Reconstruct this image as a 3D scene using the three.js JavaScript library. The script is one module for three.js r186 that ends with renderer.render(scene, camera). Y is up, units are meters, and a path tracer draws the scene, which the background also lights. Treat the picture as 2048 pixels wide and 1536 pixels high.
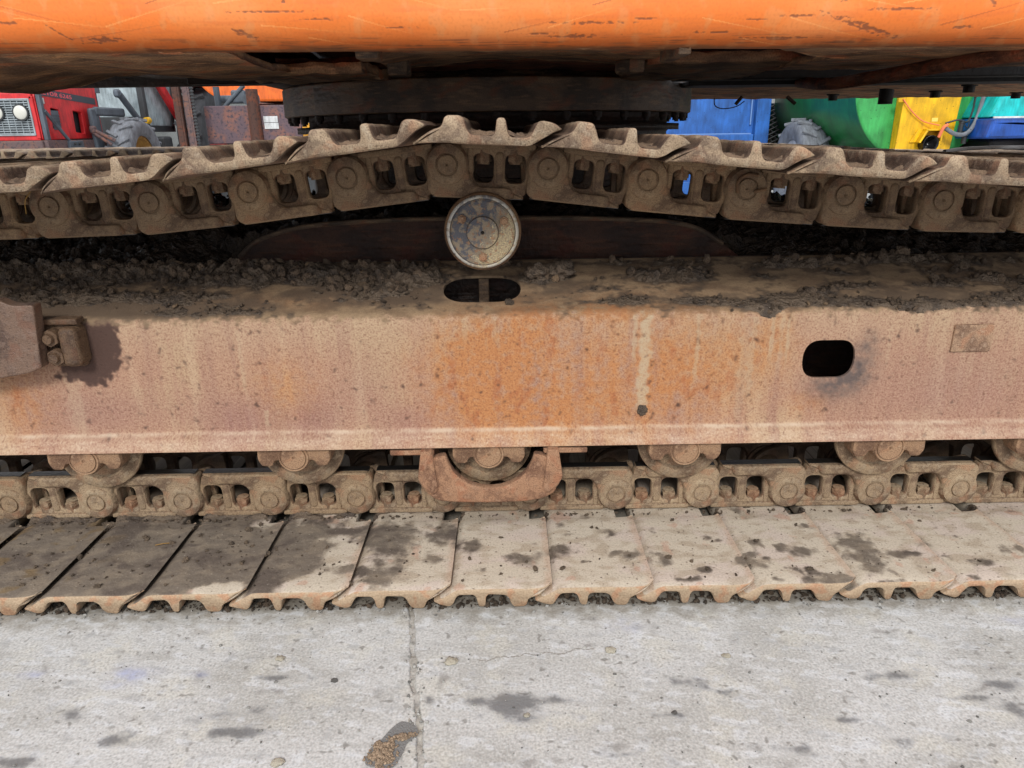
import * as THREE from 'three';
import { mergeGeometries, toCreasedNormals, mergeVertices } from 'three/addons/utils/BufferGeometryUtils.js';
import { RoundedBoxGeometry } from 'three/addons/geometries/RoundedBoxGeometry.js';

// ---------------------------------------------------------------- camera, sky, sun, exposure
const scene = new THREE.Scene();
const camera = new THREE.PerspectiveCamera(56.715, 4 / 3, 0.02, 400);
camera.position.set(0, 0.83805, 1.11464);
camera.rotation.set(THREE.MathUtils.degToRad(-19.48436), THREE.MathUtils.degToRad(-0.31132), THREE.MathUtils.degToRad(-0.81384), 'YXZ');
const renderer = new THREE.WebGLRenderer({ antialias: true });
renderer.setSize(1024, 768);
renderer.toneMapping = THREE.LinearToneMapping;
renderer.toneMappingExposure = 1.42;
renderer.shadowMap.enabled = true;
const SUN = new THREE.Vector3(-0.12, 0.72, 1.0).normalize();
{ // overcast sky: brighter towards the zenith and softly round the veiled sun
  const W = 512, H = 256, d = new Float32Array(W * H * 4), v = new THREE.Vector3();
  for (let j = 0; j < H; j++) for (let i = 0; i < W; i++) {
    const el = ((j + 0.5) / H - 0.5) * Math.PI, az = ((i + 0.5) / W - 0.5) * 2 * Math.PI;
    v.set(Math.cos(el) * Math.cos(az), Math.sin(el), Math.cos(el) * Math.sin(az));
    const s = Math.max(0, Math.sin(el)), glow = Math.pow(Math.max(0, v.dot(SUN)), 6);
    let L = 0.7 + 0.3 * s + 0.35 * glow + 0.05 * Math.sin(az * 3 + 5 * el) * Math.cos(el * 7 + az);
    if (el < 0) L = 0.5;
    const k = (j * W + i) * 4;
    d[k] = L * 0.97; d[k + 1] = L * 0.995; d[k + 2] = L * 1.05; d[k + 3] = 1;
  }
  const t = new THREE.DataTexture(d, W, H, THREE.RGBAFormat, THREE.FloatType);
  t.mapping = THREE.EquirectangularReflectionMapping; t.magFilter = t.minFilter = THREE.LinearFilter; t.needsUpdate = true;
  scene.background = t; scene.environment = t;
}
const sun = new THREE.DirectionalLight(new THREE.Color(1, 0.965, 0.91), 1.5);
sun.position.copy(SUN).multiplyScalar(20); sun.castShadow = true; sun.shadow.radius = 24; sun.shadow.mapSize.set(2048, 2048);
Object.assign(sun.shadow.camera, { left: -5, right: 5, top: 5, bottom: -5, near: 1, far: 40 });
scene.add(sun);

// ---------------------------------------------------------------- helpers: random, noise
function rng(a) { return () => { a = (a + 0x6d2b79f5) | 0; let t = Math.imul(a ^ (a >>> 15), 1 | a); t = (t + Math.imul(t ^ (t >>> 7), 61 | t)) ^ t; return ((t ^ (t >>> 14)) >>> 0) / 4294967296; }; }
const PERM = new Uint8Array(512), GX = new Float32Array(256), GY = new Float32Array(256);
{ const r = rng(77), p = [...Array(256).keys()]; for (let i = 255; i > 0; i--) { const j = Math.floor(r() * (i + 1)); [p[i], p[j]] = [p[j], p[i]]; }
  for (let i = 0; i < 512; i++) PERM[i] = p[i & 255]; for (let i = 0; i < 256; i++) { const a = r() * 6.2832; GX[i] = Math.cos(a); GY[i] = Math.sin(a); } }
function noise(x, y, per = 256) { // gradient noise, about -0.7..0.7
  const xi = Math.floor(x), yi = Math.floor(y), fx = x - xi, fy = y - yi;
  const m = (n) => ((n % per) + per) % per & 255;
  const x0 = m(xi), x1 = m(xi + 1), y0 = m(yi), y1 = m(yi + 1);
  const a = PERM[PERM[x0] + y0], b = PERM[PERM[x1] + y0], c = PERM[PERM[x0] + y1], e = PERM[PERM[x1] + y1];
  const u = fx * fx * fx * (fx * (fx * 6 - 15) + 10), w = fy * fy * fy * (fy * (fy * 6 - 15) + 10);
  const g0 = GX[a] * fx + GY[a] * fy, g1 = GX[b] * (fx - 1) + GY[b] * fy, g2 = GX[c] * fx + GY[c] * (fy - 1), g3 = GX[e] * (fx - 1) + GY[e] * (fy - 1);
  return (g0 + (g1 - g0) * u) * (1 - w) + (g2 + (g3 - g2) * u) * w;
}
function fbm(x, y, oct = 4, per = 256, gain = 0.5) { let s = 0, a = 1, p = per; for (let i = 0; i < oct; i++) { s += a * noise(x, y, p); x *= 2; y *= 2; p = Math.min(256, p * 2); a *= gain; } return s; }
const ss = (a, b, x) => { const t = Math.min(1, Math.max(0, (x - a) / (b - a))); return t * t * (3 - 2 * t); };
const clamp = (x, a = 0, b = 1) => Math.min(b, Math.max(a, x));
const lerp = (a, b, t) => a + (b - a) * t;
function mixInto(c, d, t) { c[0] += (d[0] - c[0]) * t; c[1] += (d[1] - c[1]) * t; c[2] += (d[2] - c[2]) * t; }
const blobs = (list, x, y) => { let s = 0; for (const [bx, by, rx, ry, a] of list) { const u = (x - bx) / rx, v = (y - by) / ry, q = u * u + v * v; if (q < 6) s += (a ?? 1) * Math.exp(-q); } return s; };

// textures: f(x, y, out) with x, y in metres; out = [r, g, b, height]
function makeTextures(w, h, x0, x1, y0, y1, f, wrap = THREE.RepeatWrapping) {
  const cd = new Uint8Array(w * h * 4), bd = new Uint8Array(w * h * 4), o = [0, 0, 0, 0];
  for (let j = 0; j < h; j++) for (let i = 0; i < w; i++) {
    o[3] = 0.5; f(x0 + (i + 0.5) / w * (x1 - x0), y0 + (j + 0.5) / h * (y1 - y0), o);
    const k = (j * w + i) * 4;
    cd[k] = clamp(o[0], 0, 255); cd[k + 1] = clamp(o[1], 0, 255); cd[k + 2] = clamp(o[2], 0, 255); cd[k + 3] = 255;
    const b = clamp(o[3] * 255, 0, 255); bd[k] = bd[k + 1] = bd[k + 2] = b; bd[k + 3] = 255;
  }
  const mk = (d, srgb) => { const t = new THREE.DataTexture(d, w, h); t.magFilter = THREE.LinearFilter; t.minFilter = THREE.LinearMipmapLinearFilter; t.wrapS = t.wrapT = wrap; if (srgb) t.colorSpace = THREE.SRGBColorSpace; t.needsUpdate = true; return t; };
  return { map: mk(cd, true), bumpMap: mk(bd, false) };
}
function std(o) { return new THREE.MeshStandardMaterial({ roughness: 0.85, metalness: 0, ...o }); }

// ---------------------------------------------------------------- helpers: geometry
function prep(g) { let r = g.index ? g.toNonIndexed() : g; for (const n of Object.keys(r.attributes)) if (!['position', 'normal', 'uv'].includes(n)) r.deleteAttribute(n); if (!r.attributes.normal) r.computeVertexNormals(); r.clearGroups(); r.morphAttributes = {}; return r; }
// uv in metres by dominant face direction; s = repeats per metre
function boxUV(g, s = 1, ox = 0, oy = 0) {
  g = prep(g); const p = g.attributes.position, uv = new Float32Array(p.count * 2), a = new THREE.Vector3(), b = new THREE.Vector3(), c = new THREE.Vector3();
  for (let i = 0; i < p.count; i += 3) {
    a.fromBufferAttribute(p, i); b.fromBufferAttribute(p, i + 1); c.fromBufferAttribute(p, i + 2);
    const n = b.clone().sub(a).cross(c.clone().sub(a)), ax = Math.abs(n.x), ay = Math.abs(n.y), az = Math.abs(n.z);
    [a, b, c].forEach((q, k) => { const [u, v] = az >= ax && az >= ay ? [q.x, q.y] : ay >= ax ? [q.x, q.z] : [q.z, q.y]; uv[(i + k) * 2] = (u + ox) * s; uv[(i + k) * 2 + 1] = (v + oy) * s; });
  }
  g.setAttribute('uv', new THREE.BufferAttribute(uv, 2)); return g;
}
function join(list) { const l = list.map(prep); for (const g of l) if (!g.attributes.uv) g.setAttribute('uv', new THREE.BufferAttribute(new Float32Array(g.attributes.position.count * 2), 2)); return l.length === 1 ? l[0] : mergeGeometries(l); }
function place(g, x = 0, y = 0, z = 0, rx = 0, ry = 0, rz = 0) { const m = new THREE.Matrix4().makeRotationFromEuler(new THREE.Euler(rx, ry, rz)); m.setPosition(x, y, z); return g.applyMatrix4(m); }
function box(w, h, d, x = 0, y = 0, z = 0, r = 0.004, rx = 0, ry = 0, rz = 0) { const q = Math.min(r, w * 0.45, h * 0.45, d * 0.45); return place(prep(q > 0.0005 ? new RoundedBoxGeometry(w, h, d, 2, q) : new THREE.BoxGeometry(w, h, d)), x, y, z, rx, ry, rz); }
function cyl(r0, r1, h, x, y, z, axis = 'y', seg = 24, open = false) { const g = prep(new THREE.CylinderGeometry(r0, r1, h, seg, 1, open)); if (axis === 'z') g.rotateX(Math.PI / 2); if (axis === 'x') g.rotateZ(Math.PI / 2); return g.translate(x, y, z); }
function rodBetween(a, b, r, seg = 10) { const A = new THREE.Vector3(...a), B = new THREE.Vector3(...b), d = B.clone().sub(A); const g = prep(new THREE.CylinderGeometry(r, r, d.length(), seg)); g.applyQuaternion(new THREE.Quaternion().setFromUnitVectors(new THREE.Vector3(0, 1, 0), d.clone().normalize())); const m = A.add(B).multiplyScalar(0.5); return g.translate(m.x, m.y, m.z); }
function tube(pts, r, seg = 40, rs = 8) { return prep(new THREE.TubeGeometry(new THREE.CatmullRomCurve3(pts.map((p) => new THREE.Vector3(...p))), seg, r, rs)); }
function latheZ(pts, x, y, z, seg = 40) { // pts: [radius, z] from the back outwards; axis along +z
  const g = prep(new THREE.LatheGeometry(pts.map(([r, q]) => new THREE.Vector2(r, q)), seg)); g.rotateX(Math.PI / 2); return g.translate(x, y, z); }
function shapeOf(pts) { const s = new THREE.Shape(); pts.forEach(([x, y], i) => (i ? s.lineTo(x, y) : s.moveTo(x, y))); s.closePath(); return s; }
// polygon with rounded corners: pts [x, y, r]
function roundPoly(pts, cls = THREE.Shape) {
  const s = new cls(), n = pts.length;
  for (let i = 0; i < n; i++) {
    const [x, y, r = 0] = pts[i], p = pts[(i + n - 1) % n], q = pts[(i + 1) % n];
    const a = Math.hypot(p[0] - x, p[1] - y), b = Math.hypot(q[0] - x, q[1] - y), k = Math.min(r, a * 0.48, b * 0.48);
    const ix = x + (p[0] - x) / a * k, iy = y + (p[1] - y) / a * k, ox = x + (q[0] - x) / b * k, oy = y + (q[1] - y) / b * k;
    if (i === 0) s.moveTo(ix, iy); else s.lineTo(ix, iy);
    if (k > 0) s.quadraticCurveTo(x, y, ox, oy);
  }
  s.closePath(); return s;
}
function slab(shape, z0, z1, bevel = 0.003, curve = 6, segs = 2) { // extruded between z0 and z1 with its bevel inside that depth
  const d = z1 - z0, g = new THREE.ExtrudeGeometry(shape, { depth: Math.max(1e-4, d - 2 * bevel), bevelEnabled: bevel > 0, bevelThickness: bevel, bevelSize: bevel, bevelOffset: -bevel, bevelSegments: segs, curveSegments: curve });
  return prep(g.translate(0, 0, z0 + bevel));
}
const used = {};
function numbered(n) { used[n] = (used[n] ?? -1) + 1; return used[n] ? `${n}_${String(used[n]).padStart(3, '0')}` : n; }
function thing(name, label, category, pos = [0, 0, 0], group) { const o = new THREE.Group(); o.name = numbered(name); o.position.set(...pos); o.userData = { label, category }; if (group) o.userData.group = group; scene.add(o); return o; }
function part(name, geo, material, parent, label) { const m = new THREE.Mesh(Array.isArray(geo) ? join(geo) : geo, material); m.name = name; m.castShadow = m.receiveShadow = true; if (label) m.userData.label = label; parent.add(m); return m; }

// ---------------------------------------------------------------- surfaces
const SX0 = -0.8738, PITCH = 0.19; // leading edge of the first counted ground shoe, link pitch

// track frame sheet: x along the machine, v = height on the face, then distance up the sloping top
const RUST = [[-0.1, 0.37, 0.08, 0.12, 0.85], [-0.01, 0.4, 0.09, 0.12, 1.0], [0.08, 0.4, 0.1, 0.12, 0.7], [0.05, 0.29, 0.12, 0.05, 0.8], [0.22, 0.36, 0.12, 0.11, 0.75], [0.36, 0.37, 0.11, 0.13, 0.85], [0.52, 0.44, 0.06, 0.08, 0.6], [-0.45, 0.36, 0.07, 0.06, 0.5], [-0.98, 0.33, 0.05, 0.07, 0.75], [0.16, 0.51, 0.14, 0.03, 0.8], [0.25, 0.56, 0.12, 0.05, 0.35], [-0.47, 0.57, 0.16, 0.04, 0.5], [0.62, 0.31, 0.05, 0.03, 0.5]];
const PURPLE = [[-0.55, 0.29, 0.09, 0.05, 0.8], [-0.4, 0.29, 0.06, 0.05, 0.8], [-0.85, 0.31, 0.12, 0.05, 0.6], [0.9, 0.33, 0.18, 0.09, 0.55], [-0.2, 0.28, 0.07, 0.04, 0.6], [-0.3, 0.36, 0.06, 0.06, 0.3], [0.62, 0.33, 0.05, 0.03, 0.4]];
const SOOT = [[0.7, 0.375, 0.035, 0.04, 0.85], [0.655, 0.345, 0.045, 0.03, 0.8], [0.72, 0.43, 0.02, 0.025, 0.5]];
const OIL = [[-0.825, 0.46, 0.05, 0.06, 2.2], [-0.835, 0.405, 0.045, 0.03, 2], [-0.885, 0.48, 0.05, 0.06, 1.5], [-0.785, 0.47, 0.022, 0.045, 1.3]];
// [x, width, top, bottom, strength]: runs of pale mud down the face
const RUNS = [[0.273, 0.011, 0.5, 0.297, 1.3], [0.252, 0.0045, 0.495, 0.405, 0.9], [0.377, 0.005, 0.49, 0.36, 0.8], [0.472, 0.009, 0.48, 0.27, 0.42], [0.487, 0.006, 0.48, 0.33, 0.6], [0.524, 0.004, 0.49, 0.4, 0.8], [0.542, 0.004, 0.49, 0.37, 0.45], [0.556, 0.003, 0.49, 0.4, 0.7], [-0.875, 0.016, 0.39, 0.26, 0.45], [-0.085, 0.006, 0.492, 0.455, 0.6], [-0.026, 0.006, 0.49, 0.455, 0.6], [-0.018, 0.003, 0.46, 0.44, 0.5], [0.93, 0.008, 0.45, 0.36, 0.3], [0.84, 0.004, 0.46, 0.42, 0.4], [-0.53, 0.004, 0.47, 0.35, 0.4], [-0.495, 0.005, 0.3, 0.268, 0.8], [0.76, 0.005, 0.46, 0.4, 0.3]];
// mud lying on the sloping top: x, v, radii, amount
const MUD = [[-0.98, 0.6, 0.2, 0.035, 0.62], [-0.66, 0.585, 0.1, 0.03, 0.6], [-0.28, 0.615, 0.1, 0.035, 0.6], [-0.7, 0.53, 0.05, 0.014, 0.6], [0.2, 0.545, 0.05, 0.012, 0.6], [-1.2, 0.72, 0.14, 0.06, 1], [-1.06, 0.73, 0.14, 0.05, 1.1], [-0.89, 0.7, 0.1, 0.05, 1], [-0.75, 0.71, 0.1, 0.045, 1], [-0.6, 0.685, 0.1, 0.05, 0.95], [-0.49, 0.7, 0.1, 0.045, 0.9], [-0.4, 0.675, 0.07, 0.04, 0.9], [-0.27, 0.69, 0.09, 0.045, 1.05], [-0.18, 0.66, 0.06, 0.04, 1], [-0.83, 0.6, 0.16, 0.03, 0.5], [-1.0, 0.58, 0.12, 0.05, 0.5], [-0.63, 0.52, 0.05, 0.016, 0.7], [-0.525, 0.525, 0.04, 0.016, 0.7], [-0.58, 0.55, 0.12, 0.02, 0.45], [-0.26, 0.58, 0.1, 0.035, 0.42], [0.07, 0.65, 0.03, 0.03, 1.0], [0.114, 0.665, 0.03, 0.025, 0.9], [0.19, 0.61, 0.04, 0.025, 0.5], [0.295, 0.66, 0.05, 0.03, 0.95], [0.4, 0.66, 0.055, 0.03, 1], [0.35, 0.64, 0.06, 0.02, 0.6], [0.26, 0.56, 0.07, 0.018, 0.55], [0.36, 0.545, 0.05, 0.018, 0.8], [0.42, 0.54, 0.05, 0.016, 0.95], [0.48, 0.52, 0.045, 0.018, 0.95], [0.51, 0.495, 0.02, 0.02, 0.9], [0.55, 0.55, 0.06, 0.03, 0.8], [0.63, 0.56, 0.06, 0.03, 0.9], [0.6, 0.53, 0.06, 0.015, 0.6], [0.72, 0.53, 0.06, 0.018, 0.85], [0.8, 0.515, 0.06, 0.02, 1], [0.9, 0.52, 0.06, 0.018, 0.9], [0.99, 0.53, 0.06, 0.025, 1], [1.1, 0.55, 0.1, 0.04, 0.9], [0.72, 0.6, 0.05, 0.02, 0.6], [0.9, 0.6, 0.08, 0.02, 0.6], [1.02, 0.62, 0.08, 0.025, 0.7], [0.55, 0.64, 0.05, 0.02, 0.5], [0.62, 0.7, 0.09, 0.02, 0.8], [0.79, 0.72, 0.12, 0.02, 0.8], [0.96, 0.71, 0.12, 0.025, 0.8], [0.7, 0.66, 0.05, 0.015, 0.5], [0.16, 0.72, 0.1, 0.012, 0.5], [0.38, 0.72, 0.12, 0.016, 0.6], [-0.05, 0.72, 0.1, 0.02, 0.7], [0.95, 0.66, 0.06, 0.015, 0.5], [0.84, 0.655, 0.03, 0.012, 0.5]];
const DAMP = [[-1.0, 0.56, 0.25, 0.05, 1.4], [-0.66, 0.545, 0.18, 0.04, 1.4], [-0.24, 0.6, 0.16, 0.055, 1.3], [-0.42, 0.6, 0.1, 0.03, 0.6], [0.55, 0.55, 0.16, 0.03], [0.9, 0.55, 0.2, 0.04], [0.1, 0.62, 0.06, 0.04]];
function mudDensity(x, v) { // > 0 where mud lies
  const n = fbm(x * 14 + 3, v * 18, 4) * 0.55 + fbm(x * 55, v * 70 + 9, 3) * 0.28;
  let d = blobs(MUD, x, v) - 0.46 + n * 1.15;
  const e = ss(0.505, 0.47, v); // runs thin out over the front edge
  d -= e * (0.25 + 0.9 * Math.abs(fbm(x * 30, 2, 3)) + (0.505 - v) * 6);
  return d;
}
const FRAME = makeTextures(2048, 512, -1.35, 1.35, 0.2, 0.78, (x, v, o) => {
  const big = fbm(x * 5 + 9, v * 6, 4), streak = fbm(x * 26, v * 2.4 + 4, 4), mid = fbm(x * 60, v * 60, 3), g1 = noise(x * 310, v * 310), g2 = noise(x * 620 + 7, v * 620), g3 = noise(x * 160 + 3, v * 160);
  const c = [174, 139, 117];
  mixInto(c, [178, 152, 124], ss(-0.15, 0.5, big + streak * 0.5) * 0.8);
  mixInto(c, [146, 108, 102], clamp(blobs(PURPLE, x, v) * (0.95 + streak)) * 0.95);
  mixInto(c, [148, 112, 100], ss(0.04, 0.5, -streak) * 0.42); mixInto(c, [198, 172, 146], ss(0.05, 0.5, streak) * 0.34);
  const face = 1 - ss(0.49, 0.53, v);
  const r = clamp(blobs(RUST, x, v) * (0.72 + streak * 0.55 + mid * 0.7 + big * 0.5));
  mixInto(c, [184, 124, 76], r * 0.9); mixInto(c, [156, 88, 56], r * ss(0.1, 0.5, fbm(x * 30 + 5, v * 16, 4)) * 0.5);
  mixInto(c, [186, 164, 138], ss(0.4, 0.5, v) * 0.45 * (1 - r) * face);
  // grain of the pitted old paint
  const g = g1 * 0.55 + g2 * 0.45 + g3 * 0.3;
  if (g > 0) mixInto(c, [212, 188, 158], clamp(g * 1.3) * (0.62 - 0.25 * r)); else mixInto(c, [98, 58, 46], clamp(-g * 1.4) * 0.72);
  const pit = 0.6 * ss(0.32, 0.44, noise(x * 120 + 2, v * 120)) * ss(-0.1, 0.3, noise(x * 24, v * 24 + 6)); mixInto(c, [96, 64, 50], pit * 0.55);
  let h = 0.5 + g * 0.4 - pit * 0.3;
  // pale runs
  for (const [rx, w, t, b, a] of RUNS) { if (v > t + 0.01 || v < b - 0.02) continue; const q = Math.abs(x - rx - 0.004 * noise(v * 40 + rx * 90, rx * 50)) / w; if (q > 1.6) continue;
    const k = (1 - ss(0.55, 1.3, q + 0.7 * mid + 0.25 * g1)) * ss(b - 0.02, b + 0.02, v + mid * 0.02) * a * (0.75 + g * 0.5); mixInto(c, [186, 168, 142], clamp(k * 0.8)); h += k * 0.15; }
  const so = clamp(blobs(SOOT, x, v) * (0.9 + mid * 0.8)); mixInto(c, [88, 80, 80], so * 0.85);
  const oil = ss(0.4, 1.25, blobs(OIL, x, v) + mid * 0.7 + fbm(x * 30, v * 30, 3) * 0.7 + g * 0.2); mixInto(c, [66, 47, 42], oil * 0.88);
  // bend above the lip: highlight painted as a thin pale line, dusty speckle below
  const lip = Math.exp(-(((v - 0.262) / 0.0035) ** 2)) * 0.75 + ss(0.262, 0.252, v) * ss(0.225, 0.24, v) * (0.3 + 0.6 * Math.max(0, g)); mixInto(c, [206, 188, 168], clamp(lip * (0.95 + fbm(x * 18, v * 60, 4) * 1.3 + g * 0.5)) * 0.85);
  // sloping top: dust, damp soil
  if (v > 0.485) {
    const t = ss(0.488, 0.512, v + mid * 0.02), m = mudDensity(x, v);
    const d = [156, 133, 106]; mixInto(d, [128, 106, 84], ss(-0.2, 0.4, fbm(x * 12, v * 22 + 3, 4))); mixInto(d, [170, 112, 70], r * 0.8);
    if (g > 0) mixInto(d, [186, 166, 138], g * 0.5); else mixInto(d, [84, 68, 54], -g * 0.6);
    mixInto(c, d, t); 
    const wet = Math.max(ss(-0.42, 0.04, m + mid * 0.2 + g * 0.1), 0.85 * ss(0.05, 1.05, blobs(DAMP, x, v) + fbm(x * 16, v * 24 + 7, 4) * 0.7 + g * 0.2 + mid * 0.3)); mixInto(c, [88, 74, 62], wet * t * 0.85);
  }
  o[0] = c[0]; o[1] = c[1]; o[2] = c[2]; o[3] = h;
}, THREE.MirroredRepeatWrapping);

// upper faces of the ground shoes: x along, z across (outer edge at 0, the rim folds on to z > 0)
const DARK = [[-0.255, -0.196, 0.05, 0.045], [-0.139, -0.202, 0.034, 0.06], [-0.259, -0.036, 0.04, 0.033], [-0.323, -0.071, 0.026, 0.02], [-0.385, -0.125, 0.042, 0.06], [-0.079, -0.148, 0.03, 0.03], [0.027, -0.098, 0.043, 0.027], [-0.151, -0.1, 0.02, 0.017], [0.099, -0.128, 0.027, 0.027], [0.237, -0.106, 0.042, 0.025], [0.302, -0.086, 0.022, 0.024], [0.363, -0.054, 0.014, 0.011, 1.2], [0.376, -0.05, 0.009, 0.01, 1.2], [0.501, -0.265, 0.015, 0.017], [0.499, -0.143, 0.016, 0.018, 1.2], [0.543, -0.123, 0.014, 0.018], [0.582, -0.107, 0.032, 0.022], [0.571, -0.044, 0.012, 0.011, 1.2], [0.474, -0.098, 0.016, 0.01], [0.482, -0.063, 0.04, 0.02], [0.503, -0.014, 0.014, 0.01], [0.586, -0.011, 0.048, 0.024], [0.623, -0.01, 0.028, 0.021], [0.701, -0.127, 0.05, 0.046, 1.2], [0.697, -0.057, 0.038, 0.036], [0.707, 0.008, 0.027, 0.018], [0.768, -0.089, 0.02, 0.017], [0.799, -0.092, 0.013, 0.01], [0.907, -0.059, 0.03, 0.016], [0.993, -0.1, 0.034, 0.021], [0.867, -0.011, 0.012, 0.01], [0.449, -0.082, 0.02, 0.014], [-0.465, -0.058, 0.06, 0.063, 1.4], [-0.424, -0.202, 0.06, 0.05, 1.3], [-0.64, -0.14, 0.18, 0.2, 2], [-0.9, -0.12, 0.22, 0.25, 2.2], [-1.2, -0.12, 0.22, 0.25, 2.2], [-0.24, -0.12, 0.075, 0.11, 0.75], [-0.3, -0.2, 0.05, 0.05, 0.6], [0.2, -0.2, 0.03, 0.02, 0.7], [0.1, -0.22, 0.02, 0.012, 0.8], [-0.06, -0.06, 0.02, 0.01, 0.7], [0.4, -0.16, 0.02, 0.012, 0.8], [0.62, -0.2, 0.03, 0.02, 0.7], [0.84, -0.13, 0.04, 0.02, 0.7], [0.33, -0.02, 0.03, 0.01, 0.7]];
const DRY = [[-0.535, -0.012, 0.045, 0.028, 1.5], [-0.58, -0.01, 0.03, 0.014, 1], [-0.544, -0.246, 0.046, 0.02, 0.9], [-0.398, -0.181, 0.065, 0.014, 0.8], [-0.334, -0.123, 0.045, 0.034, 1], [-0.339, -0.015, 0.068, 0.032, 1.2], [-0.398, -0.024, 0.038, 0.022, 0.8], [-0.73, 0.004, 0.05, 0.01, 0.8]];
const SHOES = makeTextures(2048, 512, -1.35, 1.35, -0.33, 0.06, (x, z, o) => {
  const k = Math.floor((x - SX0) / PITCH), sx = x + k * 3.71, mid = fbm(sx * 40, z * 40, 4), big = fbm(sx * 9, z * 13, 4), g = noise(x * 300, z * 300) * 0.6 + noise(x * 600, z * 600 + 5) * 0.4, lay = fbm(sx * 14, z * 70 + 3, 4);
  const c = [184, 173, 156]; mixInto(c, [186, 172, 160], ss(-0.1, 0.35, big)); mixInto(c, [156, 141, 122], ss(-0.05, 0.45, fbm(sx * 20, z * 34 + 3, 4)) * 0.65); mixInto(c, [172, 130, 110], ss(0.36, 0.56, fbm(sx * 22 + 8, z * 22, 3)) * 0.45);
  const edge = SX0 + (k + 1) * PITCH - x; mixInto(c, [166, 134, 112], ss(0.018, 0.004, edge + mid * 0.012) * 0.4);
  let d = blobs(DARK, x + 0.004 * mid, z + 0.004 * mid) + mid * 0.55 + big * 0.35 - blobs(DRY, x, z) * 1.1 + ss(-0.26, -0.3, z) * 0.15;
  d += 0.55 * ss(0.26, 0.5, noise(sx * 26 + 4, z * 30)) * ss(-0.4, 0.2, x) ; 
  const w = ss(0.34, 1.0, d); const m = [104, 94, 83]; mixInto(m, [122, 110, 95], ss(-0.2, 0.4, fbm(sx * 24, z * 34, 4)) * 0.8); mixInto(m, [84, 74, 66], ss(0.0, 0.5, big + mid * 0.4)); mixInto(m, [110, 88, 56], ss(-0.75, -0.95, x) * ss(0.1, 0.4, fbm(sx * 12, z * 18 + 2, 3)) * 0.7);
  mixInto(c, m, w);
  if (g > 0) mixInto(c, [210, 198, 180], g * (0.6 - 0.3 * w)); else mixInto(c, [92, 78, 66], -g * 0.65);
  const fleck = ss(0.4, 0.5, noise(x * 150 + 9, z * 150)); mixInto(c, [92, 78, 68], fleck * 0.7 * (1 - w)); mixInto(c, [176, 168, 156], ss(0.46, 0.54, noise(x * 210 + 3, z * 210)) * w * 0.6);
  if (z > -0.004) { const e = ss(-0.004, 0.004, z); const q = [160, 140, 116]; mixInto(q, [162, 122, 94], ss(0.0, 0.4, fbm(x * 40, z * 40, 3)) * 0.8); mixInto(q, [120, 96, 74], ss(0.012, 0.04, z) * 0.5); if (g > 0) mixInto(q, [214, 192, 160], g * 0.6); else mixInto(q, [90, 66, 48], -g * 0.6); mixInto(c, q, e); }
  o[0] = c[0]; o[1] = c[1]; o[2] = c[2]; o[3] = 0.5 + g * 0.2 + lay * 0.08 + w * (0.05 + mid * 0.4 + 0.25 * Math.max(0, fbm(sx * 70, z * 70, 3))) + fleck * 0.1;
}, THREE.MirroredRepeatWrapping);

// concrete yard, close to the machine
const STAIN = [[-0.005, 0.24, 0.036, 0.022, 1.5], [0.057, 0.231, 0.03, 0.012, 0.8], [-0.06, 0.228, 0.017, 0.012, 0.8], [-0.382, 0.171, 0.031, 0.008, 1.1], [-0.416, 0.284, 0.045, 0.011, 1.2], [-0.517, 0.162, 0.012, 0.008, 0.6], [-0.684, 0.243, 0.019, 0.013, 1], [-0.589, 0.294, 0.022, 0.013, 1], [-0.712, 0.331, 0.03, 0.011, 1.2], [-0.396, 0.24, 0.014, 0.014, 0.9], [0.284, 0.199, 0.036, 0.012, 0.7], [0.342, 0.222, 0.02, 0.009, 0.7], [0.773, 0.216, 0.031, 0.012, 1], [0.762, 0.268, 0.014, 0.018, 1], [0.718, 0.242, 0.03, 0.007, 1], [0.49, 0.281, 0.03, 0.007, 0.9], [0.238, 0.265, 0.03, 0.005, 0.8], [0.151, 0.337, 0.028, 0.006, 0.6], [0.409, 0.334, 0.021, 0.01, 0.8], [-0.131, 0.226, 0.009, 0.012, 0.9], [0.62, 0.19, 0.05, 0.012, 0.7], [0.02, 0.27, 0.03, 0.012, 0.5], [-0.45, 0.25, 0.04, 0.01, 0.5], [0.55, 0.32, 0.02, 0.01, 0.7]];
const BLUE = [[-0.639, 0.165, 0.022, 0.022, 0.7], [-0.62, 0.155, 0.03, 0.01, 0.5], [-0.8, 0.155, 0.017, 0.009, 0.7], [-0.517, 0.16, 0.012, 0.008, 0.6], [0.9, 0.06, 0.02, 0.012, 0.5], [0.2, 0.06, 0.03, 0.02, 0.3]];
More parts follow.
